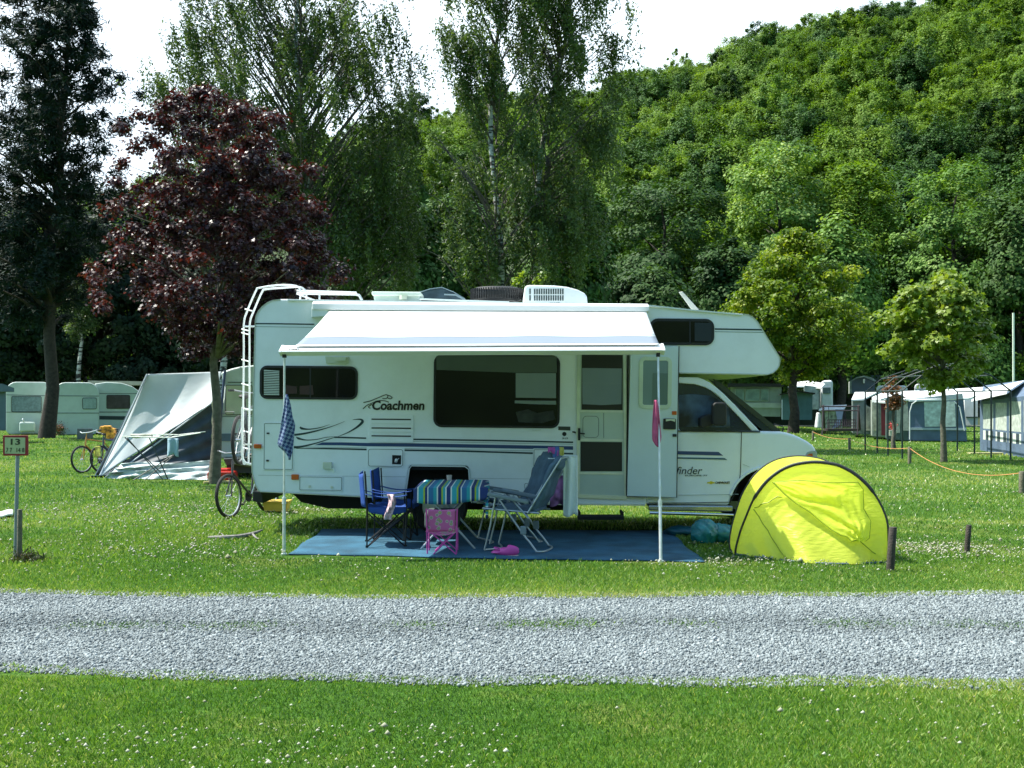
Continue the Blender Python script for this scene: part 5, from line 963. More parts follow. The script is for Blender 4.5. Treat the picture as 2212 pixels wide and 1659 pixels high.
MB().tube([apex + Vector((-.02, -.02, 0)), bl0], .02, 6).tube([mid, bl0 + Vector((.3, .0, .02))], .018, 6).build('piping', mat('pale piping', (.5, .55, .62), .6), gt)
MB().grid(lambda u, v: P(180 + 60 * u, 1031 + 3 * v - 4 * u, H * F / (1032 - HY)) + Vector((0, .5 * v, .02)), 8, 3).build('pegged_flap', mat('pale skirt', (.40, .48, .50)), gt, solid=.01)
# caravan joined to it
CV = [(478, 805), (500, 797), (520, 792), (560, 788), (700, 788), (700, 990), (474, 990), (475, 900), (484, 860), (486, 835)]
cdd = caravan('large cream caravan standing behind the motorhome ladder, beside the grey tent', CV, 26.6, 2.2, [(488, 832, 545, 896, mat('cream window', (.55, .58, .40), .4))], [(476, 899, 560, 899, 1), (493, 826, 545, 826, 1.5)])
MB().prism([(470, 936), (560, 936), (560, 952), (470, 952)], 26.57, 26.6, d=26.6).build('stripe', mat('grey blue stripe', (.12, .18, .22), .5), cdd)
MB().tube([P(482, 893, 26.5), P(484, 890, 26.4), P(502, 890, 26.4), P(504, 893, 26.5)], .018).build('grab_handle', alu, cdd)
MB().tube([P(486, 800, 26.55), P(480, 860, 26.55), P(474, 940, 26.55)], .03).build('awning_rail', mat('dark blue rail', (.05, .07, .15), .5), cdd)
MB().prism([(468, 990), (560, 985), (560, 1000), (474, 1002)], 25.6, 26.6, d=25.8).prism([(476, 1000), (560, 1000), (560, 1022), (476, 1020)], 25.9, 26.6, d=25.9).build('tow_frame', mat('tow frame', (.05, .06, .06), .5), cdd)
tag(MB().prism(rrect(447, 1019, 502, 1039, 6, tilt=0), 25.0, 25.5, d=25.0).prism(rrect(465, 1013, 490, 1020, 2, tilt=0), 25.1, 25.4, d=25.0).build('tool_box', mat('red plastic', (.52, .03, .02), .35), bevel=.04, seg=3, org=tuple(G(475, 1039))), 'red plastic box on the grass behind the copper maple trunk', 'box')
tag(MB().tube([G(440, 1046) + Vector((0, 0, .03)), G(520, 1043) + Vector((0, 0, .03))], .03).build('wooden_lath', mat('lath wood', (.4, .36, .15), .8), org=tuple(G(480, 1045))), 'pale wooden lath lying on the grass by the copper maple', 'lath')
# drying rack
dr_ = thing('drying_rack', 'white folding clothes drying rack with crossed legs in front of the grey tent', 'drying rack', tuple(G(320, 1036))); dd = 24.4
def Q(x, y, k=0): p = P(x, y, dd); p.y += k; return p
m = MB()
for k in (0, .55):
    m.tube([Q(270 - k * 6, 945, k), Q(347, 1020, k) if not k else Q(355, 1034, k)], .012, 6).tube([Q(323, 946, k), Q(362, 1035, k)], .012, 6) if k == 0 else None
m.tube([Q(275, 946), Q(352, 1036)], .012, 6).tube([Q(323, 947), Q(363, 1035)], .012, 6).tube([Q(365, 985, .3), Q(288, 1037)], .012, 6).tube([Q(366, 986, .3), Q(313, 1037)], .012, 6).tube([Q(340, 993, .3), Q(366, 985, .3)], .012, 6)
m.build('leg', mat('dark rack leg', (.05, .06, .06), .5), dr_)
m = MB().tube([Q(264, 943), Q(345, 945), Q(370, 945)], .013, 6).tube([Q(268, 940, .5), Q(345, 940, .5), Q(372, 941, .5)], .013, 6).tube([Q(370, 945), Q(433, 935)], .012, 6).tube([Q(372, 941, .5), Q(430, 934, .5)], .012, 6)
for i in range(10): m.tube([Q(266 + i * 11.5, 943.4 + .15 * i), Q(269 + i * 11.3, 940, .5)], .006, 4)
m.build('wire_shelf', mat('white wire', (.66, .72, .66), .5), dr_)
tw = cloth(362, 386, 947, 984, 24.3, ph=2, amp=.04, nu=8, nv=10); tag(tw.build('drying_cloth', mat('pale blue cloth', (.33, .48, .58), .9), smooth=True, solid=.01, org=tuple(P(374, 948, 24.3))), 'pale blue cloth hanging from the drying rack', 'cloth')
tag(cloth(282, 330, 938, 944, 24.45, amp=.02, nu=8, nv=3).build('drying_garment', mat('cream garment', (.66, .62, .52), .9), smooth=True, solid=.02, org=tuple(P(305, 940, 24.4))), 'cream garment laid flat on top of the drying rack', 'garment')
# ---------------------------------------------------------------- right side camp
canv = mat('white tent roof', (.78, .80, .80), .6, var=.05, bump=.2, bs=8); bluec2 = mat('slate blue canvas', (.085, .13, .20), .7, var=.2, vs=3); greyc = mat('grey canvas', (.15, .19, .19), .7, var=.2, vs=5); palec = mat('pale striped canvas', (.28, .32, .28), .7, var=.3, vs=6)
def T(label, cat, name, x, y, d, grp=None):
    o = thing(name, label, cat, (P(x, y, d).x, d, 0), grp); turn(o, P(x, y, d).x, d, None, .9); return o
def slope(poly, d, back=1.8, th=.07):      # roof sheet rising away from the front eave
    ys = [q[1] for q in poly]; a = [P(x, y, d - .2 + back * (max(ys) - y) / (max(ys) - min(ys))) for x, y in poly]; return MB().loft(a, [v - Vector((0, 0, th)) for v in a])
# static caravan with three panes
t = T('grey static caravan with three curtained panes and a dark flat roof', 'caravan', 'static_caravan', 1640, 900, 66)
MB().prism([(1578, 834), (1688, 836), (1686, 900), (1576, 898)], 66, 69, d=66).build('wall', mat('static wall', (.36, .42, .40), .6), t)
MB().prism([(1572, 828), (1692, 829), (1692, 835), (1572, 836)], 65.6, 69.6, d=66).build('roof', mat('dark roof', (.03, .03, .03), .7), t)
for x0, x1 in ((1588, 1608), (1610, 1641), (1643, 1660)):
    w_ = MB().prism([(x0, 840), (x1, 840), (x1, 867), (x0, 866)], 65.9, 66.02, d=66).build('window', mat('white sash', (.6, .65, .62), .5), t); MB().prism([(x0 + 1, 841), (x1 - 1, 841), (x1 - 1, 866), (x0 + 1, 865)], 65.86, 65.95, d=66).build('pane', mat('curtained pane', (.22, .32, .32), .3, var=.35, vs=2.5), w_)
MB().prism([(1578, 870), (1687, 870), (1687, 881), (1578, 880)], 65.9, 66.02, d=66).build('front_panel', mat('pale panel', (.55, .60, .58), .5), t)
t = T('teal tool shed with dark gently arched roof behind the lime trunk', 'shed', 'garden_shed', 1722, 905, 62)
MB().prism([(1690, 850), (1722, 846), (1755, 850), (1754, 907), (1690, 907)], 62, 65, d=62).build('wall', mat('teal boards', (.10, .20, .22), .7, var=.15), t)
MB().prism([(1684, 851), (1722, 843), (1760, 849), (1760, 852), (1722, 846.5), (1684, 854)], 61.6, 65.4, d=62).build('roof', mat('dark roof', (.03, .03, .03), .7), t)
t = T('white caravan awning with sloping roof behind the teal shed', 'awning tent', 'awning_tent', 1765, 880, 70)
MB().prism([(1738, 832), (1770, 836), (1768, 884), (1738, 884)], 70, 73, d=70).build('wall', mat('curtain wall', (.32, .40, .40), .6, var=.4, vs=3), t)
slope([(1700, 826), (1730, 822), (1772, 829), (1775, 838), (1735, 834), (1700, 835)], 70, 2.5).build('roof', canv, t)
t = T('tall white caravan standing end-on behind the swing bench', 'caravan', 'caravan', 1785, 880, 72)
MB().prism([(1774, 827), (1778, 822), (1796, 821), (1799, 826), (1799, 880), (1774, 882)], 72, 76, d=72).build('body', mat('bright caravan', (.72, .74, .76), .5), t, bevel=.1)
MB().prism([(1777, 837), (1794, 837), (1794, 850), (1777, 850)], 71.93, 72, d=72).build('window', cg_, t)
t = T('low white roofed tent left of the bench, in front of the tall caravan', 'tent', 'awning_tent', 1790, 900, 58)
slope([(1771, 876), (1815, 874), (1822, 884), (1771, 885)], 58, 1.5).build('roof', canv, t)
MB().prism([(1774, 885), (1820, 884), (1820, 924), (1774, 926)], 58, 60, d=58).build('wall', mat('patterned pane', (.30, .34, .24), .5, var=.8, vs=5), t)
MB().prism([(1804, 884), (1822, 884), (1818, 905), (1812, 920), (1796, 928), (1808, 905)], 57.8, 57.95, d=58).build('curtain', mat('violet curtain', (.35, .38, .52), .7, var=.2), t)
t = T('grey arched tent end with a small lamp, in front of the long building', 'tent', 'store_tent', 1865, 850, 62)
MB().prism([(1840, 822), (1852, 816), (1866, 814), (1882, 818), (1890, 824), (1890, 850), (1840, 850)], 62, 66, d=62).build('wall', mat('grey end wall', (.13, .16, .20), .7), t)
MB().prism([(1836, 823), (1851, 814.5), (1866, 811.5), (1884, 816), (1893, 823), (1889, 824.5), (1866, 814.4), (1850, 818), (1840, 824), (1840, 850), (1836, 850)], 61.8, 66.2, d=62).build('roof', palec, t)
MB().prism([(1864, 819), (1868, 819), (1868, 828), (1864, 828)], 61.8, 62, d=62).build('lamp', alu, t)
t = T('long low building with grey metal roof behind the camp', 'building', 'long_building', 1900, 850, 82); t.rotation_euler = (0, 0, 0); t.scale = (1, 1, 1)
MB().prism([(1815, 819), (1990, 822), (2240, 820), (2240, 868), (1815, 870)], 82, 90, d=82).build('wall', mat('brown wall', (.05, .035, .03), .8, var=.4), t)
MB().prism([(1810, 811), (2245, 813), (2245, 823), (1810, 824)], 81, 91, d=82).build('roof', mat('sheet metal roof', (.17, .21, .24), .5, .2, var=.2, vs=.6), t)
for x0 in (2100, 2150, 2185): MB().prism([(x0, 826), (x0 + 22, 826), (x0 + 22, 846), (x0, 846)], 81.9, 82, d=82).build('window', mat('pale window', (.3, .33, .3), .4), t)
def awn(label, roofp, wallp, d, dep, wm, name='awning_tent', grp=None, parts=()):
    xs = [q[0] for q in wallp]; t = T(label, 'awning tent', name, sum(xs) / len(xs), 900, d, grp)
    MB().prism(wallp, d, d + dep, d=d).build('wall', wm, t); slope(roofp, d).build('roof', canv, t)
    for pn_, pp, pm in parts: MB().prism(pp, d - .05, d + .02, d=d).build(pn_, pm, t)
    return t
flor = mat('flowered fabric', (.40, .38, .30), .7, var=.6, vs=3.5)
awn('white roofed awning with flowered side curtain right of the bench', [(1828, 847), (1876, 846), (1866, 862), (1842, 863)], [(1842, 863), (1866, 862), (1872, 875), (1884, 882), (1882, 938), (1842, 936)], 53, 2.6, greyc, parts=(('curtain', [(1868, 875), (1883, 882), (1882, 930), (1870, 930)], flor),))
awn('awning with white roof and burgundy curtain beside the gazebo frame', [(1874, 858), (1884, 848), (1925, 849), (1932, 862), (1915, 868), (1884, 866)], [(1884, 864), (1925, 864), (1930, 945), (1884, 942)], 50, 2.6, palec, parts=(('curtain', [(1903, 866), (1914, 866), (1913, 940), (1904, 940)], mat('burgundy curtain', (.16, .02, .03), .7)), ('curtain', [(1886, 868), (1898, 868), (1897, 930), (1887, 930)], flor)))
awn('dark green sided awning behind the rusty leaved sapling', [(1905, 862), (1925, 845), (1962, 844), (1968, 862), (1955, 862), (1935, 850)], [(1915, 862), (1935, 850), (1966, 862), (1962, 952), (1915, 948)], 48, 2.5, mat('dark green canvas', (.05, .09, .085), .7, var=.5, vs=2.5), parts=(('curtain', [(1938, 868), (1946, 868), (1944, 935), (1936, 935)], palec), ('curtain', [(1952, 866), (1960, 866), (1964, 930), (1950, 930)], palec)))
t = awn('slate blue awning with large lace window behind the young maple trunk', [(1962, 862), (1966, 845), (2100, 836), (2135, 838), (2090, 860), (2062, 861), (1968, 864)], [(1962, 863), (2080, 861), (2088, 952), (1962, 952)], 47.5, 2.8, bluec2, parts=(('valance', [(1968, 861), (2078, 850), (2080, 862), (1966, 865)], mat('grey valance', (.30, .38, .42), .7)), ('window', [(1996, 868), (2037, 867), (2038, 921), (1998, 922)], mat('lace', (.42, .52, .50), .6, var=.35, vs=6)), ('window', [(2041, 867), (2062, 867), (2064, 921), (2042, 922)], mat('lace', (.42, .52, .50))), ('wall_band', [(1966, 924), (2086, 924), (2087, 929), (1966, 929)], mat('grey valance', (.30, .38, .42)))))
MB().tube([P(1969, 950, 47.3), P(1969, 890, 47.3), P(1974, 873, 47.3), P(1984, 866, 47.3)], .025).tube([P(2086, 930, 47.3), P(2076, 880, 47.3), P(2064, 867, 47.3)], .025).build('zip', mat('white zip', (.6, .65, .65), .5), t)
t = T('white caravan side showing between the slate blue awning and the big grey awning', 'caravan', 'caravan', 2098, 905, 50)
MB().prism([(2084, 860), (2112, 862), (2112, 918), (2084, 918)], 50, 52, d=50).build('body', mat('bright caravan', (.72, .74, .76), .5), t)
MB().prism([(2087, 900), (2112, 900), (2112, 902), (2087, 902)], 49.95, 50.01, d=50).build('trim_line', line, t)
# big awning at right edge
d_ = 35.5; t = T('large grey awning with white roof at the right picture edge', 'awning tent', 'awning_tent', 2170, 985, d_); t.rotation_euler = (0, 0, 0); t.scale = (1, 1, 1)
def GP(x, y, z): g = G(x, y); return Vector((g.x, g.y, z))
lf, rf = G(2117, 973), G(2290, 1002)
hgt = lambda y, g: H - (y - HY) / F * g.y
MB().loft([lf, rf, Vector((rf.x, rf.y, 2.0)), Vector((lf.x, lf.y, 1.72))], [lf + Vector((1.2, 2.6, 0)), rf + Vector((1.2, 2.6, 0)), Vector((rf.x + 1.2, rf.y + 2.6, 2.5)), Vector((lf.x + 1.2, lf.y + 2.6, 2.3))]).build('wall', bluec2, t)
r0 = P(2098, 864, lf.y - .35); r1 = P(2135, 838, lf.y + .9); 
nrm = (rf - lf).normalized()
ro = MB().hexa([r0, r0 + nrm * 4.2 + Vector((0, 0, .25)), r1 + nrm * 4.2 + Vector((0, 0, .2)), r1], [r0 + Vector((0, 0, -.06)), r0 + nrm * 4.2 + Vector((0, 0, .19)), r1 + nrm * 4.2 + Vector((0, 0, .14)), r1 + Vector((0, 0, -.06))])
r2 = r1 + Vector((.9, 2.2, .1)); ro.hexa([r1, r1 + nrm * 4.2 + Vector((0, 0, .2)), r2 + nrm * 4.2, r2], [r1 - Vector((0, 0, .06)), r1 + nrm * 4.2 + Vector((0, 0, .14)), r2 + nrm * 4.2 - Vector((0, 0, .06)), r2 - Vector((0, 0, .06))])
ro.build('roof', canv, t)
q = lambda u, z0, z1, w, off=.02: [lf.lerp(rf, u) + Vector((0, -off, z0)), lf.lerp(rf, u + w) + Vector((0, -off, z0)), lf.lerp(rf, u + w) + Vector((0, -off, z1)), lf.lerp(rf, u) + Vector((0, -off, z1))]
strp = bpy.data.materials.new('striped panel'); strp.use_nodes = True; nn = strp.node_tree.nodes; ll = strp.node_tree.links
c = nn.new('ShaderNodeTexCoord'); wv = nn.new('ShaderNodeTexWave'); wv.inputs['Scale'].default_value = 3.2; ll.new(c.outputs['Object'], wv.inputs[0]); rr_ = nn.new('ShaderNodeValToRGB'); rr_.color_ramp.interpolation = 'CONSTANT'; rr_.color_ramp.elements[0].color = (.04, .06, .08, 1); rr_.color_ramp.elements[1].color = (.6, .65, .6, 1); rr_.color_ramp.elements[1].position = .5; ll.new(wv.outputs[0], rr_.inputs[0]); ll.new(rr_.outputs[0], nn['Principled BSDF'].inputs[0])
for u in (.05, .235, .42, .605, .79):
    a = q(u, .78, 1.62 + u * .25, .15); MB().hexa(a, [v + Vector((0, .03, 0)) for v in a]).build('panel', mat('creased curtain', (.42, .47, .42), .6, var=.3, vs=7, bump=.6, bs=6), t)
    a = q(u, .40, .72, .15); MB().hexa(a, [v + Vector((0, .03, 0)) for v in a]).build('striped_panel', strp, t)
a = q(0, -.0, .12, 1, .1); MB().hexa(a, [v + Vector((0, .08, -.0)) for v in a]).build('mud_skirt', mat('pale skirt', (.40, .48, .50)), t)
for lab, x0, x1, y0, y1, d_2 in (('white caravan roof end just right of the arched grey tent', 1893, 1960, 833, 880, 60), ('white caravan behind the slate blue awning roof, left of the young maple crown', 1975, 2050, 829, 880, 62), ('cream caravan half hidden behind the lime trunk and teal shed', 1700, 1745, 815, 880, 78), ('small white caravan between the teal shed and the tall caravan', 1745, 1772, 826, 885, 80)):
    caravan(lab, rr2(x0, y0, x1, y1, 8, 4), d_2, 2.4, [(x0 + 8, y0 + 14, x0 + 22, y0 + 24)], [(x0, y0 + 11, x1, y0 + 11, 1)], skin=mat('bright caravan', (.72, .74, .76), .5))
# gazebo frame
gz = thing('gazebo_frame', 'bare black tubular gazebo frame standing around the young maple', 'gazebo', (13.4, 36.3, 0)); gm = mat('dark green tube', (.012, .03, .03), .5)
LB = [G(1949, 991), G(1918, 985), G(1895, 980), G(1869, 974)]; RB = [G(2183, 994), G(2141, 989), G(2105, 982), G(2068, 975)]
for g in LB + RB: MB().tube([g, g + Vector((0, 0, 2.05))], .028, 6).build('post', gm, gz)
for a, b in zip(LB, RB):
    rid = (a + b) / 2; pts = [a + Vector((0, 0, 2.05)), a.lerp(b, .18) + Vector((0, 0, 2.5)), rid + Vector((0, 0, 2.85)), a.lerp(b, .82) + Vector((0, 0, 2.5)), b + Vector((0, 0, 2.05))]
    MB().tube(pts, .025, 6).build('roof_bow', gm, gz)
for k, z in ((0, 2.05), (.18, 2.5), (.5, 2.85), (.82, 2.5), (1, 2.05)): MB().tube([a.lerp(b, k) + Vector((0, 0, z)) for a, b in zip(LB, RB)], .022, 6).build('purlin', gm, gz)
# swing bench
sw = thing('swing_bench', 'dark garden swing bench with lattice seat back under a bare frame', 'swing bench', (P(1815, 930, 52).x, 52, 0)); sm = mat('dark bench wood', (.03, .02, .025), .6)
m = MB()
for x in (1776, 1852): m.tube([P(x, 940, 51.6), P(x + 2, 876, 52.2)], .03, 6).tube([P(x + 6, 936, 53.2), P(x + 2, 876, 52.2)], .05, 6)
m.tube([P(1774, 878, 52.2), P(1858, 878, 52.2)], .03, 6).tube([P(1774, 887, 51.4), P(1856, 887, 51.4)], .03, 6).build('frame', sm, sw)
m = MB()
for k in range(14): m.tube([P(1788 + k * 4.6, 907, 52.4), P(1788 + k * 4.6, 928, 52.2)], .02, 4)
for k in range(4): m.tube([P(1787, 907 + k * 6.5, 52.4), P(1849, 907 + k * 6.5, 52.4)], .025, 4)
m.build('lattice_back', sm, sw); MB().prism([(1784, 926), (1852, 926), (1852, 931), (1784, 931)], 51.7, 52.4, d=52).build('seat', sm, sw)
MB().tube([P(1790, 878, 52.2), P(1790, 926, 52)], .015, 4).tube([P(1847, 878, 52.2), P(1847, 926, 52)], .015, 4).build('chain', sm, sw)
tag(MB().loft([P(1764, 925, 55), P(1776, 925, 55), P(1776, 925, 55) + Vector((0, .5, 0)), P(1764, 925, 55) + Vector((0, .5, 0))], [P(1767, 890, 55), P(1773, 892, 55), P(1773, 892, 55) + Vector((0, .35, 0)), P(1767, 890, 55) + Vector((0, .35, 0))]).build('covered_barbecue', mat('white cover', (.6, .62, .62), .6), bevel=.08, org=tuple(P(1769, 915, 55))), 'white covered barbecue left of the swing bench', 'barbecue')
pg = P(1927, 941, 46); 
tag(MB().tube([pg, pg + Vector((0, 0, .22))], [.14, .2], 12).build('flower_pot', mat('pale pot', (.5, .5, .45), .7), org=tuple(pg)), 'pale flower pot in front of the dark green awning', 'flower pot')
Cc = rgp.normal(size=(260, 3)) * np.array([.09, .08, .08]) + np.array(pg + Vector((.0, 0, .38))); V, k = leafgeo(Cc, rgp.normal(size=(260, 3)), rgp.uniform(.04, .07, 260), rgp, DIA)
tag(fast('potted_flowers', V, k, leafmat('red petals', [(.05, .12, .03), (.55, .02, .04), (.6, .1, .12)], .2), rnd=rgp.random(260), org=tuple(pg)), 'red flowers in the pale pot by the dark green awning', 'flowers')
pp = P(2190, 868, 44); tag(MB().tube([Vector((pp.x, 44, 0)), P(2189, 676, 44)], .045, 8).build('flag_pole', mat('white pole', (.66, .74, .62), .5), smooth=True, org=(pp.x, 44, 0)), 'tall slim white pole behind the large grey awning', 'pole')
g0 = G(2140, 983); tag(MB().box(g0 + Vector((.1, .6, .03)), (1.1, .3, .04)).build('wooden_plank', mat('plank', (.45, .42, .22), .8), org=tuple(g0)), 'pale plank on the grass between the gazebo legs', 'plank')
tag(MB().box(P(1850, 878 + 8, 75) * Vector((1, 1, 0)) + Vector((-2, 0, .02)), (22, 2.2, .03)).build('path', mat('pale path', (.38, .36, .26), .9)), kind='structure')
# ---------------------------------------------------------------- trees
rt = np.random.default_rng(11)
bark = mat('brown bark', (.075, .060, .045), .9, var=.45, vs=14, bump=.8, bs=30); barkg = mat('grey green bark', (.10, .095, .07), .9, var=.4, vs=10, bump=.7, bs=25); barkd = mat('dark bark', (.045, .035, .028), .9, var=.4, vs=8, bump=.6)
bm = bpy.data.materials.new('birch bark'); bm.use_nodes = True; t = bm.node_tree; n = t.nodes; l = t.links
c = n.new('ShaderNodeTexCoord'); mp = n.new('ShaderNodeMapping'); mp.inputs['Scale'].default_value = (1.2, 1.2, 4.5); l.new(c.outputs['Object'], mp.inputs[0]); z = n.new('ShaderNodeTexNoise'); z.inputs['Scale'].default_value = 2.4; z.inputs['Detail'].default_value = 7; l.new(mp.outputs[0], z.inputs['Vector'])
r = n.new('ShaderNodeValToRGB'); r.color_ramp.elements[0].position = .42; r.color_ramp.elements[0].color = (.03, .03, .028, 1); r.color_ramp.elements[1].position = .55; r.color_ramp.elements[1].color = (.50, .52, .48, 1); l.new(z.outputs['Fac'], r.inputs[0]); l.new(r.outputs[0], n['Principled BSDF'].inputs['Base Color']); n['Principled BSDF'].inputs['Roughness'].default_value = .8
L = {}
L['maple'] = leafmat('copper maple leaf', [(.010, .006, .011), (.025, .011, .018), (.046, .016, .021), (.085, .026, .022)], trans=.28, rough=.42, spec=.5, tcol=(1.9, .6, .35))
L['birch'] = leafmat('birch leaf', [(.026, .054, .018), (.060, .106, .030), (.105, .165, .050), (.17, .23, .10)], trans=.30, rough=.5, spec=.35)
L['pine'] = leafmat('pine needle', [(.006, .018, .014), (.012, .030, .020), (.022, .045, .028)], trans=.10, rough=.65, spec=.2)
L['lime'] = leafmat('lime leaf', [(.020, .056, .006), (.055, .12, .008), (.13, .21, .012), (.29, .34, .022)], trans=.35, rough=.5, spec=.35)
L['young'] = leafmat('young maple leaf', [(.05, .11, .010), (.12, .20, .018), (.20, .28, .035), (.33, .38, .09)], trans=.35, rough=.45, spec=.45)
L['oak'] = leafmat('oak leaf', [(.010, .034, .010), (.025, .068, .014), (.048, .105, .020), (.085, .155, .035)], trans=.22, rough=.62, spec=.2)
L['beech'] = leafmat('beech leaf', [(.028, .078, .008), (.080, .165, .013), (.145, .24, .022), (.22, .33, .05)], trans=.30, rough=.62, spec=.2)
L['oak2'] = leafmat('mixed hill leaf', [(.012, .042, .010), (.032, .088, .016), (.060, .135, .024), (.10, .20, .04)], trans=.16, rough=.62, spec=.2)
L['cream'] = leafmat('flowering linden', [(.024, .075, .012), (.075, .165, .024), (.17, .29, .06), (.40, .50, .18)], trans=.28, rough=.6, spec=.2)
L['fir_and_shade'] = leafmat('fir needle', [(.005, .018, .009), (.012, .032, .014), (.02, .045, .018)], trans=.06, rough=.6, spec=.25)
L['rust'] = leafmat('rusty leaf', [(.06, .05, .015), (.16, .06, .02), (.22, .10, .03)], trans=.3, rough=.5)
def clump_leaves(C, rad, n, flat=.65, hollow=.55, rng=rt, mid=None):
    m = len(C); u = rng.normal(size=(m, n, 3)); u /= np.linalg.norm(u, axis=2, keepdims=True) + 1e-9
    rr_ = (hollow + (1 - hollow) * rng.random((m, n, 1))) * (rng.random((m, n, 1)) ** .3)
    off = u * rr_ * rad[:, None, None]; off[:, :, 2] *= flat
    p = C[:, None] + off; nrm = u * .8 + np.array([0, 0, .7]) + rng.normal(size=u.shape) * .55
    if mid is not None: q = p - mid; q /= np.linalg.norm(q, axis=2, keepdims=True) + 1e-9; nrm = q * 1.15 + u * .55 + rng.normal(size=u.shape) * .45 + np.array([0, 0, .25])
    return p.reshape(-1, 3), nrm.reshape(-1, 3)
def profile_tree(name, label, cat, d, xb, prof, trunk_px, ncl, nper, crad, lsize, lm, bmat, seed, shape=DIA, flat=.65, limbs=34, xt=None, ydepth=1.0, group=None, bottom=None, noise=.16, bias=.45, yb=None, hollow=.5):
    """prof: (y, xleft, xright) survey rows of the crown seen at distance d"""
    rng = np.random.default_rng(seed); pr = sorted(prof)
    ys = [q[0] for q in pr]; base = Vector((P(xb, HY, d).x, d, 0)); t = thing(name, label, cat, tuple(base), group)
    def at(y): xl = np.interp(y, ys, [q[1] for q in pr]); xr = np.interp(y, ys, [q[2] for q in pr]); return (xl + xr) / 2, (xr - xl) / 2
    wts = np.array([at(y)[1] for y in np.linspace(ys[0], ys[-1], 60)]) ** 1.35 + .5; yy = rng.choice(np.linspace(ys[0], ys[-1], 60), ncl, p=wts / wts.sum()) + rng.uniform(-.5, .5, ncl) * (ys[-1] - ys[0]) / 60
    C = np.zeros((ncl, 3)); a = rng.uniform(0, 2 * np.pi, ncl); rho = rng.random(ncl) ** bias * rng.uniform(1 - noise, 1 + noise * .4, ncl); rad = crad * rng.uniform(.6, 1.35, ncl)
    for i in range(ncl):
        cx, hw = at(yy[i]); hwm = max(.15, hw / F * d - rad[i] * (.75 if noise < .2 else .4)); p = P(cx, yy[i], d); C[i] = (p.x + hwm * rho[i] * math.cos(a[i]), d + hwm * ydepth * rho[i] * math.sin(a[i]), p.z)
    mid = C.mean(0) - np.array([0, 0, .5]) if name == 'broadleaf_tree' else None
    p, nr = clump_leaves(C, rad, nper, flat, hollow, rng, mid); n = len(p)
    V, k = leafgeo(p, nr, rng.uniform(.65, 1.3, n) * lsize, rng, shape)
    rn = np.clip(rng.beta(2, 2, n) * .55 + np.repeat(rng.uniform(0, .45, ncl), nper), 0, 1)
    topz = P(0, ys[0], d).z; cxm, _ = at((ys[0] * .7 + ys[-1] * .3))
    top = P(xt if xt is not None else cxm, ys[0] + (ys[-1] - ys[0]) * .12, d)
    rb = trunk_px / 2 / F * d; N = 9; pts = [base.lerp(top, i / N) + Vector((.5 * rb * math.sin(i * 1.9 + seed), .5 * rb * math.cos(i * 1.3 + seed), 0)) * (i > 0) for i in range(N + 1)]
    pts[0].z = -.1; tm = MB().tube(pts, [rb * (1.25 if i == 0 else 1.0) * (1 - .88 * i / N) + .01 for i in range(N + 1)], 12); tr_o = tm.build('trunk', bmat, t, smooth=True)
    lb_ = MB(); sel = rng.permutation(ncl)[:limbs]
    for j in sel:
        c_ = Vector(C[j]); zt = max(P(0, ys[-1], d).z * .95, min(c_.z - (c_ - Vector((top.x, top.y, c_.z))).length * .55, top.z * .97)); f = zt / top.z; s_ = base.lerp(top, f); r_ = rb * (1 - .85 * f) * .42 + .012
        mid_ = s_.lerp(c_, .5) + Vector((0, 0, .08 * (c_ - s_).length)); lb_.tube([s_, s_.lerp(mid_, .6), mid_, c_], [r_, r_ * .8, r_ * .55, r_ * .15], 5)
    lb_.build('branches', bmat, t, smooth=True)
    fast('crown', V, k, lm, parent=t, rnd=rn); return t, C
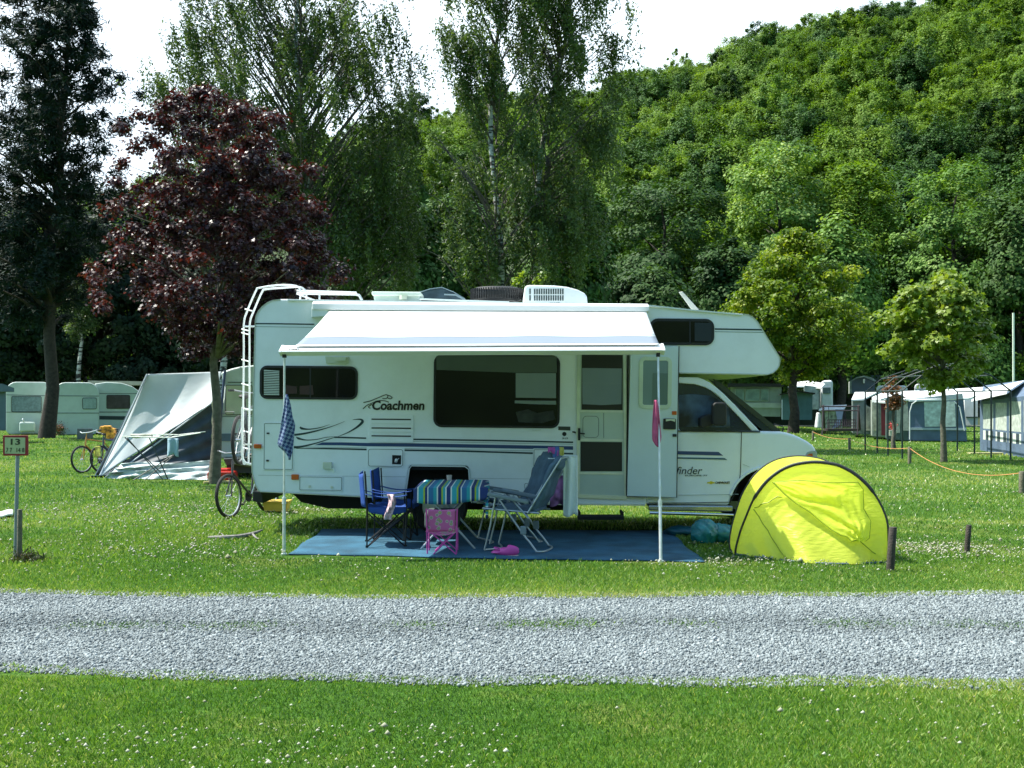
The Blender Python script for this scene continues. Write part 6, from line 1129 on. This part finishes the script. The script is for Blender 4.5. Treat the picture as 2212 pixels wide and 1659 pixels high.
def weeping(name, label, d, xb, xt, prof, trunk_px, nst, nper, lsize, seed, slen=(1.0, 2.8), yb=None, group=None, limbs=60):
    rng = np.random.default_rng(seed); pr = sorted(prof); ys = [q[0] for q in pr]
    base = Vector((P(xb, HY, d).x, d, 0)); t = thing(name, label, 'tree', tuple(base), group)
    def at(y): xl = np.interp(y, ys, [q[1] for q in pr]); xr = np.interp(y, ys, [q[2] for q in pr]); return (xl + xr) / 2, (xr - xl) / 2
    top = P(xt, ys[0] + 30, d); rb = trunk_px / 2 / F * d; N = 12
    pts = [base.lerp(top, i / N) + Vector((.22 * math.sin(i * .9 + seed), .15 * math.cos(i * .8 + seed), 0)) * (i > 0) for i in range(N + 1)]; pts[0].z = -.1
    MB().tube(pts, [rb * (1 - .85 * i / N) + .015 for i in range(N + 1)], 12).build('trunk', bm, t, smooth=True)
    K = limbs; tips = []; lb_ = MB()
    for j in range(K):      # limbs that carry the hanging strands
        yq = ys[0] + (ys[-1] - ys[0]) * (rng.random() ** 1.05) * .90; cx, hw = at(yq); hwm = hw / F * d; a = rng.uniform(0, 2 * np.pi); rho = rng.random() ** .42 * .97
        e_ = P(cx, yq, d) + Vector((hwm * rho * math.cos(a), hwm * .8 * rho * math.sin(a), 0)); e_.x += .06 * (e_.x - top.x); reach = math.hypot(e_.x - top.x, e_.y - d)
        zt = max(2.5, min(e_.z - reach * 1.15, top.z * .96)); s_ = base.lerp(top, zt / top.z); r_ = rb * (1 - .8 * zt / top.z) * .30 + .010
        m1_ = s_.lerp(e_, .35) + Vector((0, 0, .10 * reach)); m2_ = s_.lerp(e_, .75) + Vector((0, 0, .16 * reach)); lb_.tube([s_, m1_, m2_, e_], [r_, r_ * .7, r_ * .4, .006], 5)
        tips.append((s_, m1_, m2_, e_))
    lb_.build('branches', mat('birch twig', (.10, .085, .075), .8, var=.4), t, smooth=True)
    S_ = np.zeros((nst, 3)); Ln = np.zeros(nst); sub_ = [(rng.integers(K), rng.uniform(.55, 1.1), rng.normal(0, .36, 3), rng.uniform(*slen)) for _ in range(max(1, nst // 9))]
    for i in range(nst):
        j, f, o3, ln = sub_[rng.integers(len(sub_))]; q = tips[j]; f = f + rng.normal(0, .03); g = min(2.999, max(0, f * 3)); k = int(g); pnt = q[k].lerp(q[k + 1], g - k)
        S_[i] = np.array(pnt) + o3 + rng.normal(0, .13, 3); Ln[i] = ln * rng.uniform(.55, 1.15)
    tt = rng.random((nst, nper)); ph = rng.uniform(0, 6, nst)[:, None]
    p = np.zeros((nst, nper, 3)); sway = .10
    p[:, :, 0] = S_[:, 0:1] + .16 * tt * Ln[:, None] + sway * np.sin(tt * 3 + ph) + rng.normal(0, .055, (nst, nper)); p[:, :, 1] = S_[:, 1:2] + sway * np.cos(tt * 2.4 + ph) + rng.normal(0, .055, (nst, nper)); p[:, :, 2] = S_[:, 2:3] - tt * Ln[:, None] + .15
    zmin = P(0, ys[-1], d).z; p = p.reshape(-1, 3)
    u_ = (HY - (p[:, 2] - H) / d * F); xl = np.interp(u_, ys, [q[1] for q in pr]); xr = np.interp(u_, ys, [q[2] for q in pr]); xx = p[:, 0] / d * F + CX
    ok = (p[:, 2] > zmin * rng.uniform(.92, 1.05, len(p))) & (xx > xl - rng.uniform(-25, 40, len(p))) & (xx < xr + rng.uniform(-25, 40, len(p))); p = p[ok]; n = len(p)
    V, k = leafgeo(p, rng.normal(size=(n, 3)) + np.array([0, -.2, .5]), rng.uniform(.6, 1.35, n) * lsize, rng, NAR, 1.2)
    strand_r = np.repeat(rng.uniform(0, .45, nst), nper)[ok]
    fast('crown', V, k, L['birch'], parent=t, rnd=np.clip(rng.beta(2, 2, n) * .6 + strand_r, 0, 1)); return t
# near and middle trees
profile_tree('copper_maple', 'purple leaved maple tree with slim straight trunk beside the grey tent', 'tree', 24.0, 462,
    [(195, 385, 450), (220, 350, 500), (240, 290, 600), (290, 250, 660), (350, 245, 680), (420, 250, 715), (490, 235, 735), (560, 185, 785), (610, 175, 800), (660, 195, 780), (715, 300, 690), (760, 400, 560)], 21, 400, 165, .36, .078, L['maple'], barkg, 5, shape=STAR, flat=.75, limbs=70, xt=478, hollow=.25, noise=.36, bias=.45)
weeping('weeping_birch', 'tall broad birch crown behind the copper maple, filling the upper left sky', 44, 655, 650, [(-150, 400, 790), (-60, 385, 870), (60, 380, 880), (130, 320, 900), (200, 318, 935), (300, 330, 925), (420, 560, 930), (520, 600, 950), (640, 620, 960)], 26, 3900, 34, .132, 21, group=None, limbs=240, slen=(.8, 2.6))
weeping('weeping_birch', 'birch with slender white trunk seen between the copper maple and the motorhome ladder', 50, 490, 500, [(40, 420, 560), (150, 330, 560), (230, 300, 600), (330, 300, 620), (450, 400, 640), (620, 420, 650)], 15, 900, 34, .13, 22, limbs=60)
weeping('weeping_birch', 'tall birch with white trunk rising just left of the roof air conditioner', 40, 1067, 1075, [(-190, 1010, 1190), (-80, 960, 1230), (40, 945, 1240), (180, 950, 1240), (230, 970, 1230), (300, 890, 1200), (420, 905, 1210), (520, 900, 1200), (640, 960, 1180)], 18, 1650, 36, .125, 23, limbs=110, slen=(.8, 2.6))
weeping('weeping_birch', 'birch with leaning white trunk behind the roof air conditioner, crown spreading right', 41, 1106, 1240, [(-190, 1090, 1300), (-60, 1090, 1360), (90, 1100, 1380), (220, 1120, 1378), (300, 1140, 1330), (420, 1130, 1310), (520, 1120, 1290), (640, 1130, 1270)], 18, 1750, 36, .125, 24, limbs=120, slen=(.8, 2.6))
profile_tree('scots_pine', 'tall dark pine with bare lower trunk in front of the left caravans', 'tree', 52.3, 100,
    [(-120, 60, 200), (-20, 20, 240), (40, 0, 280), (130, -60, 275), (200, -80, 290), (280, -100, 300), (360, -90, 270), (430, -80, 265), (520, -70, 270), (620, -40, 250), (690, 0, 190)], 29, 460, 190, .80, .30, L['pine'], barkd, 6, shape=[(-.5, 0), (0, -.10), (.5, 0), (0, .10)], flat=.75, limbs=130, xt=150, noise=.45, bias=.6, hollow=.2)
profile_tree('lime_tree', 'yellow green lime tree with dark trunk standing before the camp right of the overcab', 'tree', 60, 1713,
    [(492, 1705, 1745), (530, 1630, 1805), (580, 1590, 1858), (640, 1550, 1888), (690, 1530, 1900), (740, 1575, 1890), (780, 1650, 1840), (815, 1670, 1780)], 21, 210, 190, .80, .20, L['lime'], barkd, 7, limbs=40, flat=.6, xt=1722)
profile_tree('young_maple', 'young maple with light green leaves standing by the orange rope', 'tree', 32.3, 2039,
    [(578, 2025, 2060), (600, 1960, 2090), (640, 1905, 2130), (690, 1885, 2160), (740, 1880, 2180), (780, 1900, 2175), (815, 1960, 2130), (835, 1990, 2080)], 12, 120, 110, .42, .15, L['young'], barkg, 8, shape=STAR, limbs=40, flat=.6, xt=2035, hollow=.3)
profile_tree('rusty_sapling', 'small sapling with thin rust brown leaves left of the young maple', 'tree', 40.5, 1931,
    [(815, 1915, 1945), (835, 1900, 1965), (855, 1898, 1960), (880, 1905, 1955)], 9, 26, 30, .30, .10, L['rust'], barkg, 9, shape=STAR, limbs=16, xt=1930)
for (x_, y0, y1, s_, lab) in ((1122, 588, 655, 15, 'upright bright green shoots just left of the roof air conditioner'), (1166, 580, 655, 16, 'upright bright green shoots directly behind the roof air conditioner'), (1150, 650, 700, 17, 'young sapling hidden behind the motorhome roof')):
    if s_ == 17: continue
    profile_tree('sapling', lab, 'sapling', 30, x_, [(y0, x_ - 4, x_ + 4), (y0 + 20, x_ - 12, x_ + 12), (y0 + 60, x_ - 20, x_ + 18), (y1 + 60, x_ - 24, x_ + 22)], 4, 34, 30, .20, .11, L['young'], barkg, s_, limbs=12)
# large trees of the middle distance
def big(label, d, xb, prof, lm, seed, ncl=150, nper=170, crad=1.25, ls=.30, name='broadleaf_tree', group='large trees at the foot of the wooded hill'):
    return profile_tree(name, label, 'tree', d, xb, prof, 22, ncl, nper, crad, ls, lm, barkd, seed, limbs=20, flat=.75, group=group, hollow=.7, bias=.33, noise=.2)
big('round dark green tree above the motorhome overcab, left of the pale flowered linden', 84, 1425, [(395, 1380, 1470), (430, 1310, 1560), (500, 1275, 1590), (580, 1265, 1600), (680, 1270, 1610), (790, 1290, 1600)], L['oak'], 31, 190)
big('tall linden with cream flowered top in the middle of the tree line', 92, 1680, [(318, 1645, 1720), (350, 1590, 1790), (420, 1560, 1800), (500, 1555, 1800), (620, 1560, 1800), (780, 1600, 1790)], L['cream'], 32, 170)
big('round green tree right of the cream flowered linden', 90, 1865, [(350, 1830, 1890), (385, 1785, 1930), (450, 1770, 1945), (540, 1775, 1950), (640, 1790, 1950), (780, 1800, 1940)], L['beech'], 33, 150)
big('broad pale green tree on the right, tallest behind the young maple', 86, 2050, [(362, 2020, 2110), (400, 1960, 2180), (470, 1915, 2210), (560, 1900, 2230), (680, 1890, 2240), (800, 1900, 2240)], L['cream'], 34, 190)
big('dark green tree at the right picture edge behind the white pole', 80, 2200, [(405, 2160, 2270), (450, 2110, 2310), (540, 2090, 2330), (680, 2080, 2340), (810, 2100, 2340)], L['oak'], 35, 170)
big('pale topped tree peeking over the yellow green lime', 76, 1815, [(478, 1790, 1830), (520, 1760, 1880), (600, 1750, 1900), (700, 1750, 1910), (800, 1760, 1900)], L['cream'], 36, 120)
big('low dark tree just above the motorhome overcab roof', 70, 1400, [(590, 1340, 1440), (630, 1290, 1500), (700, 1270, 1540), (800, 1280, 1560)], L['oak'], 37, 130, crad=1.0)
big('dark bushy tree between the two lower hill trees, left of the lime', 78, 1560, [(520, 1540, 1600), (570, 1490, 1650), (660, 1470, 1670), (800, 1490, 1660)], L['oak'], 38, 120, crad=1.1)
big('dark spreading tree behind the copper maple, right side', 60, 800, [(360, 760, 850), (420, 700, 920), (520, 660, 960), (640, 640, 990), (760, 650, 980), (820, 660, 960)], L['oak2'], 39, 170, crad=1.0)
big('dark tree between the birches, low behind the motorhome roof', 64, 985, [(400, 950, 1020), (470, 890, 1080), (560, 870, 1120), (680, 870, 1130), (800, 880, 1120)], L['oak2'], 40, 150, crad=1.0)
big('dark tree behind the right birch trunk and air conditioner', 62, 1215, [(380, 1180, 1260), (440, 1120, 1310), (540, 1100, 1330), (660, 1100, 1340), (800, 1110, 1330)], L['oak2'], 41, 160, crad=1.0)
big('dark broad tree filling the gap behind the pine trunk', 70, 215, [(395, 150, 260), (460, 90, 350), (560, 60, 400), (700, 40, 430), (830, 60, 420)], L['fir_and_shade'], 42, 190, crad=1.1)
big('dark green tree behind the grey tent and copper maple trunk', 69, 420, [(420, 360, 480), (500, 300, 560), (620, 290, 600), (740, 290, 620), (830, 300, 600)], L['fir_and_shade'], 43, 190, crad=1.1)
big('dark tree at the left picture edge behind the pine', 68, -20, [(440, -60, 40), (520, -120, 110), (640, -140, 130), (760, -130, 120), (840, -120, 110)], L['fir_and_shade'], 44, 170, crad=1.1)
big('leafy green shrub tree low behind the left caravans', 68, 20, [(690, -10, 60), (730, -50, 95), (790, -60, 110), (835, -50, 100)], L['fir_and_shade'], 45, 60, 120, .7, .22)  # shade put into the leaf colour; the low shrub stands in sun
big('shaded hedge tree low behind the left caravans and grey tent', 70, 350, [(690, 300, 420), (740, 210, 520), (800, 190, 560), (840, 200, 560)], L['fir_and_shade'], 46, 110, 120, .8, .24)  # near-black leaf colour carries the shade of this hedge
big('shaded hedge tree behind the overcab and the static caravan', 78, 1640, [(690, 1560, 1700), (740, 1500, 1780), (800, 1480, 1830), (835, 1500, 1820)], L['oak'], 47, 130, 120, .9, .26)
big('shaded dark trees behind the young maple and long building', 92, 2010, [(660, 1930, 2080), (720, 1830, 2180), (800, 1800, 2240), (835, 1810, 2240)], L['fir_and_shade'], 48, 150, 120, 1.0, .28)
profile_tree('silver_birch', 'thin white birch trunk rising behind the round-topped caravan', 'tree', 65, 172, [(560, 140, 210), (640, 120, 230), (730, 130, 220)], 12, 40, 120, .8, .16, L['birch'], bm, 49, limbs=10, xt=174)
# ---- hill forest: seven crown models copied over the slope
def crown_model(seed, lm, w, h, ncl, nper, ls):
    rng = np.random.default_rng(seed); a = rng.uniform(0, 2 * np.pi, ncl); q = rng.random(ncl) ** .5; C = np.zeros((ncl, 3))
    lob = 1 + .22 * np.sin(a * 3 + seed) + .13 * np.sin(a * 5 - seed * 2) + .08 * np.sin(a * 9 + seed); r_ = q * w / 2 * lob
    C[:, 0] = r_ * np.cos(a); C[:, 1] = r_ * np.sin(a); C[:, 2] = h * (1 - q ** 3.2) * (.85 + .2 * np.sin(a * 4 + q * 5 + seed)) + rng.normal(0, h * .055, ncl)
    k2 = rng.random(ncl) < .25; C[k2, 2] *= rng.random(k2.sum()) ** .7
    crad = (w * .085) * rng.uniform(.5, 1.6, ncl); p, nr = clump_leaves(C, crad, nper, .9, .45, rng, np.array([0, 0, h * .15])); n = len(p); V, k = leafgeo(p, nr, rng.uniform(.55, 1.35, n) * ls, rng, DIA)
    return fast('forest_tree', V, k, lm, rnd=np.clip(rng.beta(2, 2, n) * .6 + np.repeat(rng.uniform(0, .4, ncl), nper), 0, 1))
models = [crown_model(101, L['beech'], 10.5, 7.5, 210, 130, .29), crown_model(102, L['beech'], 10, 9, 190, 130, .28), crown_model(103, L['oak2'], 10.5, 8, 200, 130, .29), crown_model(104, L['beech'], 13, 8, 260, 130, .30), crown_model(105, L['cream'], 9, 8, 150, 130, .28), crown_model(106, L['oak'], 8, 10, 150, 130, .28), crown_model(107, L['oak2'], 9.5, 9.5, 180, 130, .29)]
used = [False] * 7; cnt = 0; rest = []
rh = np.random.default_rng(77); y = 83.0; row = 0
KIND = ['bright green leafy', 'bright green tall', 'dark green leafy', 'bright green broad', 'pale cream green', 'very dark green', 'dark green tall']
while y < 207:
    sp = 6.6 if y < 128 else 5.2; x = -.85 * y - 4 + (row % 2) * sp / 2
    while x < .80 * y + 6:
        px, py = x + rh.uniform(-.25, .25) * sp, y + rh.uniform(-.25, .25) * sp; x += sp
        u = px / py * F + CX
        side = abs(px) > .50 * py + 5
        if 330 < u < 1300 and (row % 2 or py < 150): continue
        if u < 330 and row % 3 and not side: continue
        far = py > 128; mi_ = int(rh.choice(7, p=[.30, .20, .12, .23, .05, .02, .08] if far else [.12, .10, .27, .08, .05, .13, .25]))
        s = rh.uniform(.62, 1.1) if far else rh.uniform(.7, 1.15); sz = s * rh.uniform(.8, 1.15); rz_ = rh.uniform(0, 6.28); zz = hz(px, py) - .5
        if side and used.count(True) < 7: continue
        if side or far and (used.count(True) == 7) and (py > 150 or cnt > 285):
            rest.append((px, py, zz, mi_, s, sz, rz_)); continue
        if cnt > 292: continue
        o = models[mi_]
        if used[mi_]: o = models[mi_].copy(); COL.objects.link(o)
        used[mi_] = True; o.location = (px, py, zz); o.scale = (s, s, sz); o.rotation_euler = (0, 0, rz_); cnt += 1
        zone = 'far left behind the pine' if u < 330 else 'behind the birches' if u < 1300 else 'above the motorhome overcab' if u < 1600 else 'above the lime tree' if u < 1880 else 'above the young maple' if u < 2110 else 'at the right picture edge'
        place = 'on the middle hill slope' if far else ('low on the hill slope' if py < 105 else 'on the lower hill slope'); kind = KIND[mi_]
        tag(o, '%s tree' % kind + ' ' + place + ', ' + zone, 'tree', '%s trees %s' % (kind, place))
    y += sp * .86; row += 1
for i, o in enumerate(models):
    if not used[i]: bpy.data.objects.remove(o); models[i] = None
# the hundreds of smaller crowns higher up: one object, copies of the same crowns placed by geometry nodes
src = [o for o in models if o is not None]; me = bpy.data.meshes.new('forest_canopy'); me.from_pydata([r_[:3] for r_ in rest], [], [])
me.attributes.new('pick', 'INT', 'POINT').data.foreach_set('value', [r_[3] % len(src) for r_ in rest])
me.attributes.new('size', 'FLOAT_VECTOR', 'POINT').data.foreach_set('vector', [c for r_ in rest for c in (r_[4], r_[4], r_[5])])
me.attributes.new('turn', 'FLOAT_VECTOR', 'POINT').data.foreach_set('vector', [c for r_ in rest for c in (0, 0, r_[6])])
fo = tag(link('forest_canopy', me), 'continuous canopy of small bright green crowns on the upper hill and skyline', 'forest', kind='stuff')
ng = bpy.data.node_groups.new('canopy', 'GeometryNodeTree'); ng.interface.new_socket('Geometry', in_out='INPUT', socket_type='NodeSocketGeometry'); ng.interface.new_socket('Geometry', in_out='OUTPUT', socket_type='NodeSocketGeometry')
gi, go = ng.nodes.new('NodeGroupInput'), ng.nodes.new('NodeGroupOutput'); jn = ng.nodes.new('GeometryNodeJoinGeometry'); ip = ng.nodes.new('GeometryNodeInstanceOnPoints'); mp_ = ng.nodes.new('GeometryNodeMeshToPoints')
for o in reversed(src):
    oi = ng.nodes.new('GeometryNodeObjectInfo'); oi.inputs['Object'].default_value = o; oi.inputs['As Instance'].default_value = True; ng.links.new(oi.outputs['Geometry'], jn.inputs[0])
def att(nm, ty):
    q = ng.nodes.new('GeometryNodeInputNamedAttribute'); q.data_type = ty; q.inputs['Name'].default_value = nm; return q.outputs['Attribute']
ng.links.new(gi.outputs[0], mp_.inputs[0]); ng.links.new(mp_.outputs[0], ip.inputs['Points']); ng.links.new(jn.outputs[0], ip.inputs['Instance']); ip.inputs['Pick Instance'].default_value = True
ng.links.new(att('pick', 'INT'), ip.inputs['Instance Index']); ng.links.new(att('turn', 'FLOAT_VECTOR'), ip.inputs['Rotation']); ng.links.new(att('size', 'FLOAT_VECTOR'), ip.inputs['Scale'])
ng.links.new(ip.outputs[0], go.inputs[0]); md = fo.modifiers.new('canopy', 'NODES'); md.node_group = ng
print('forest', cnt, 'canopy', len(rest))
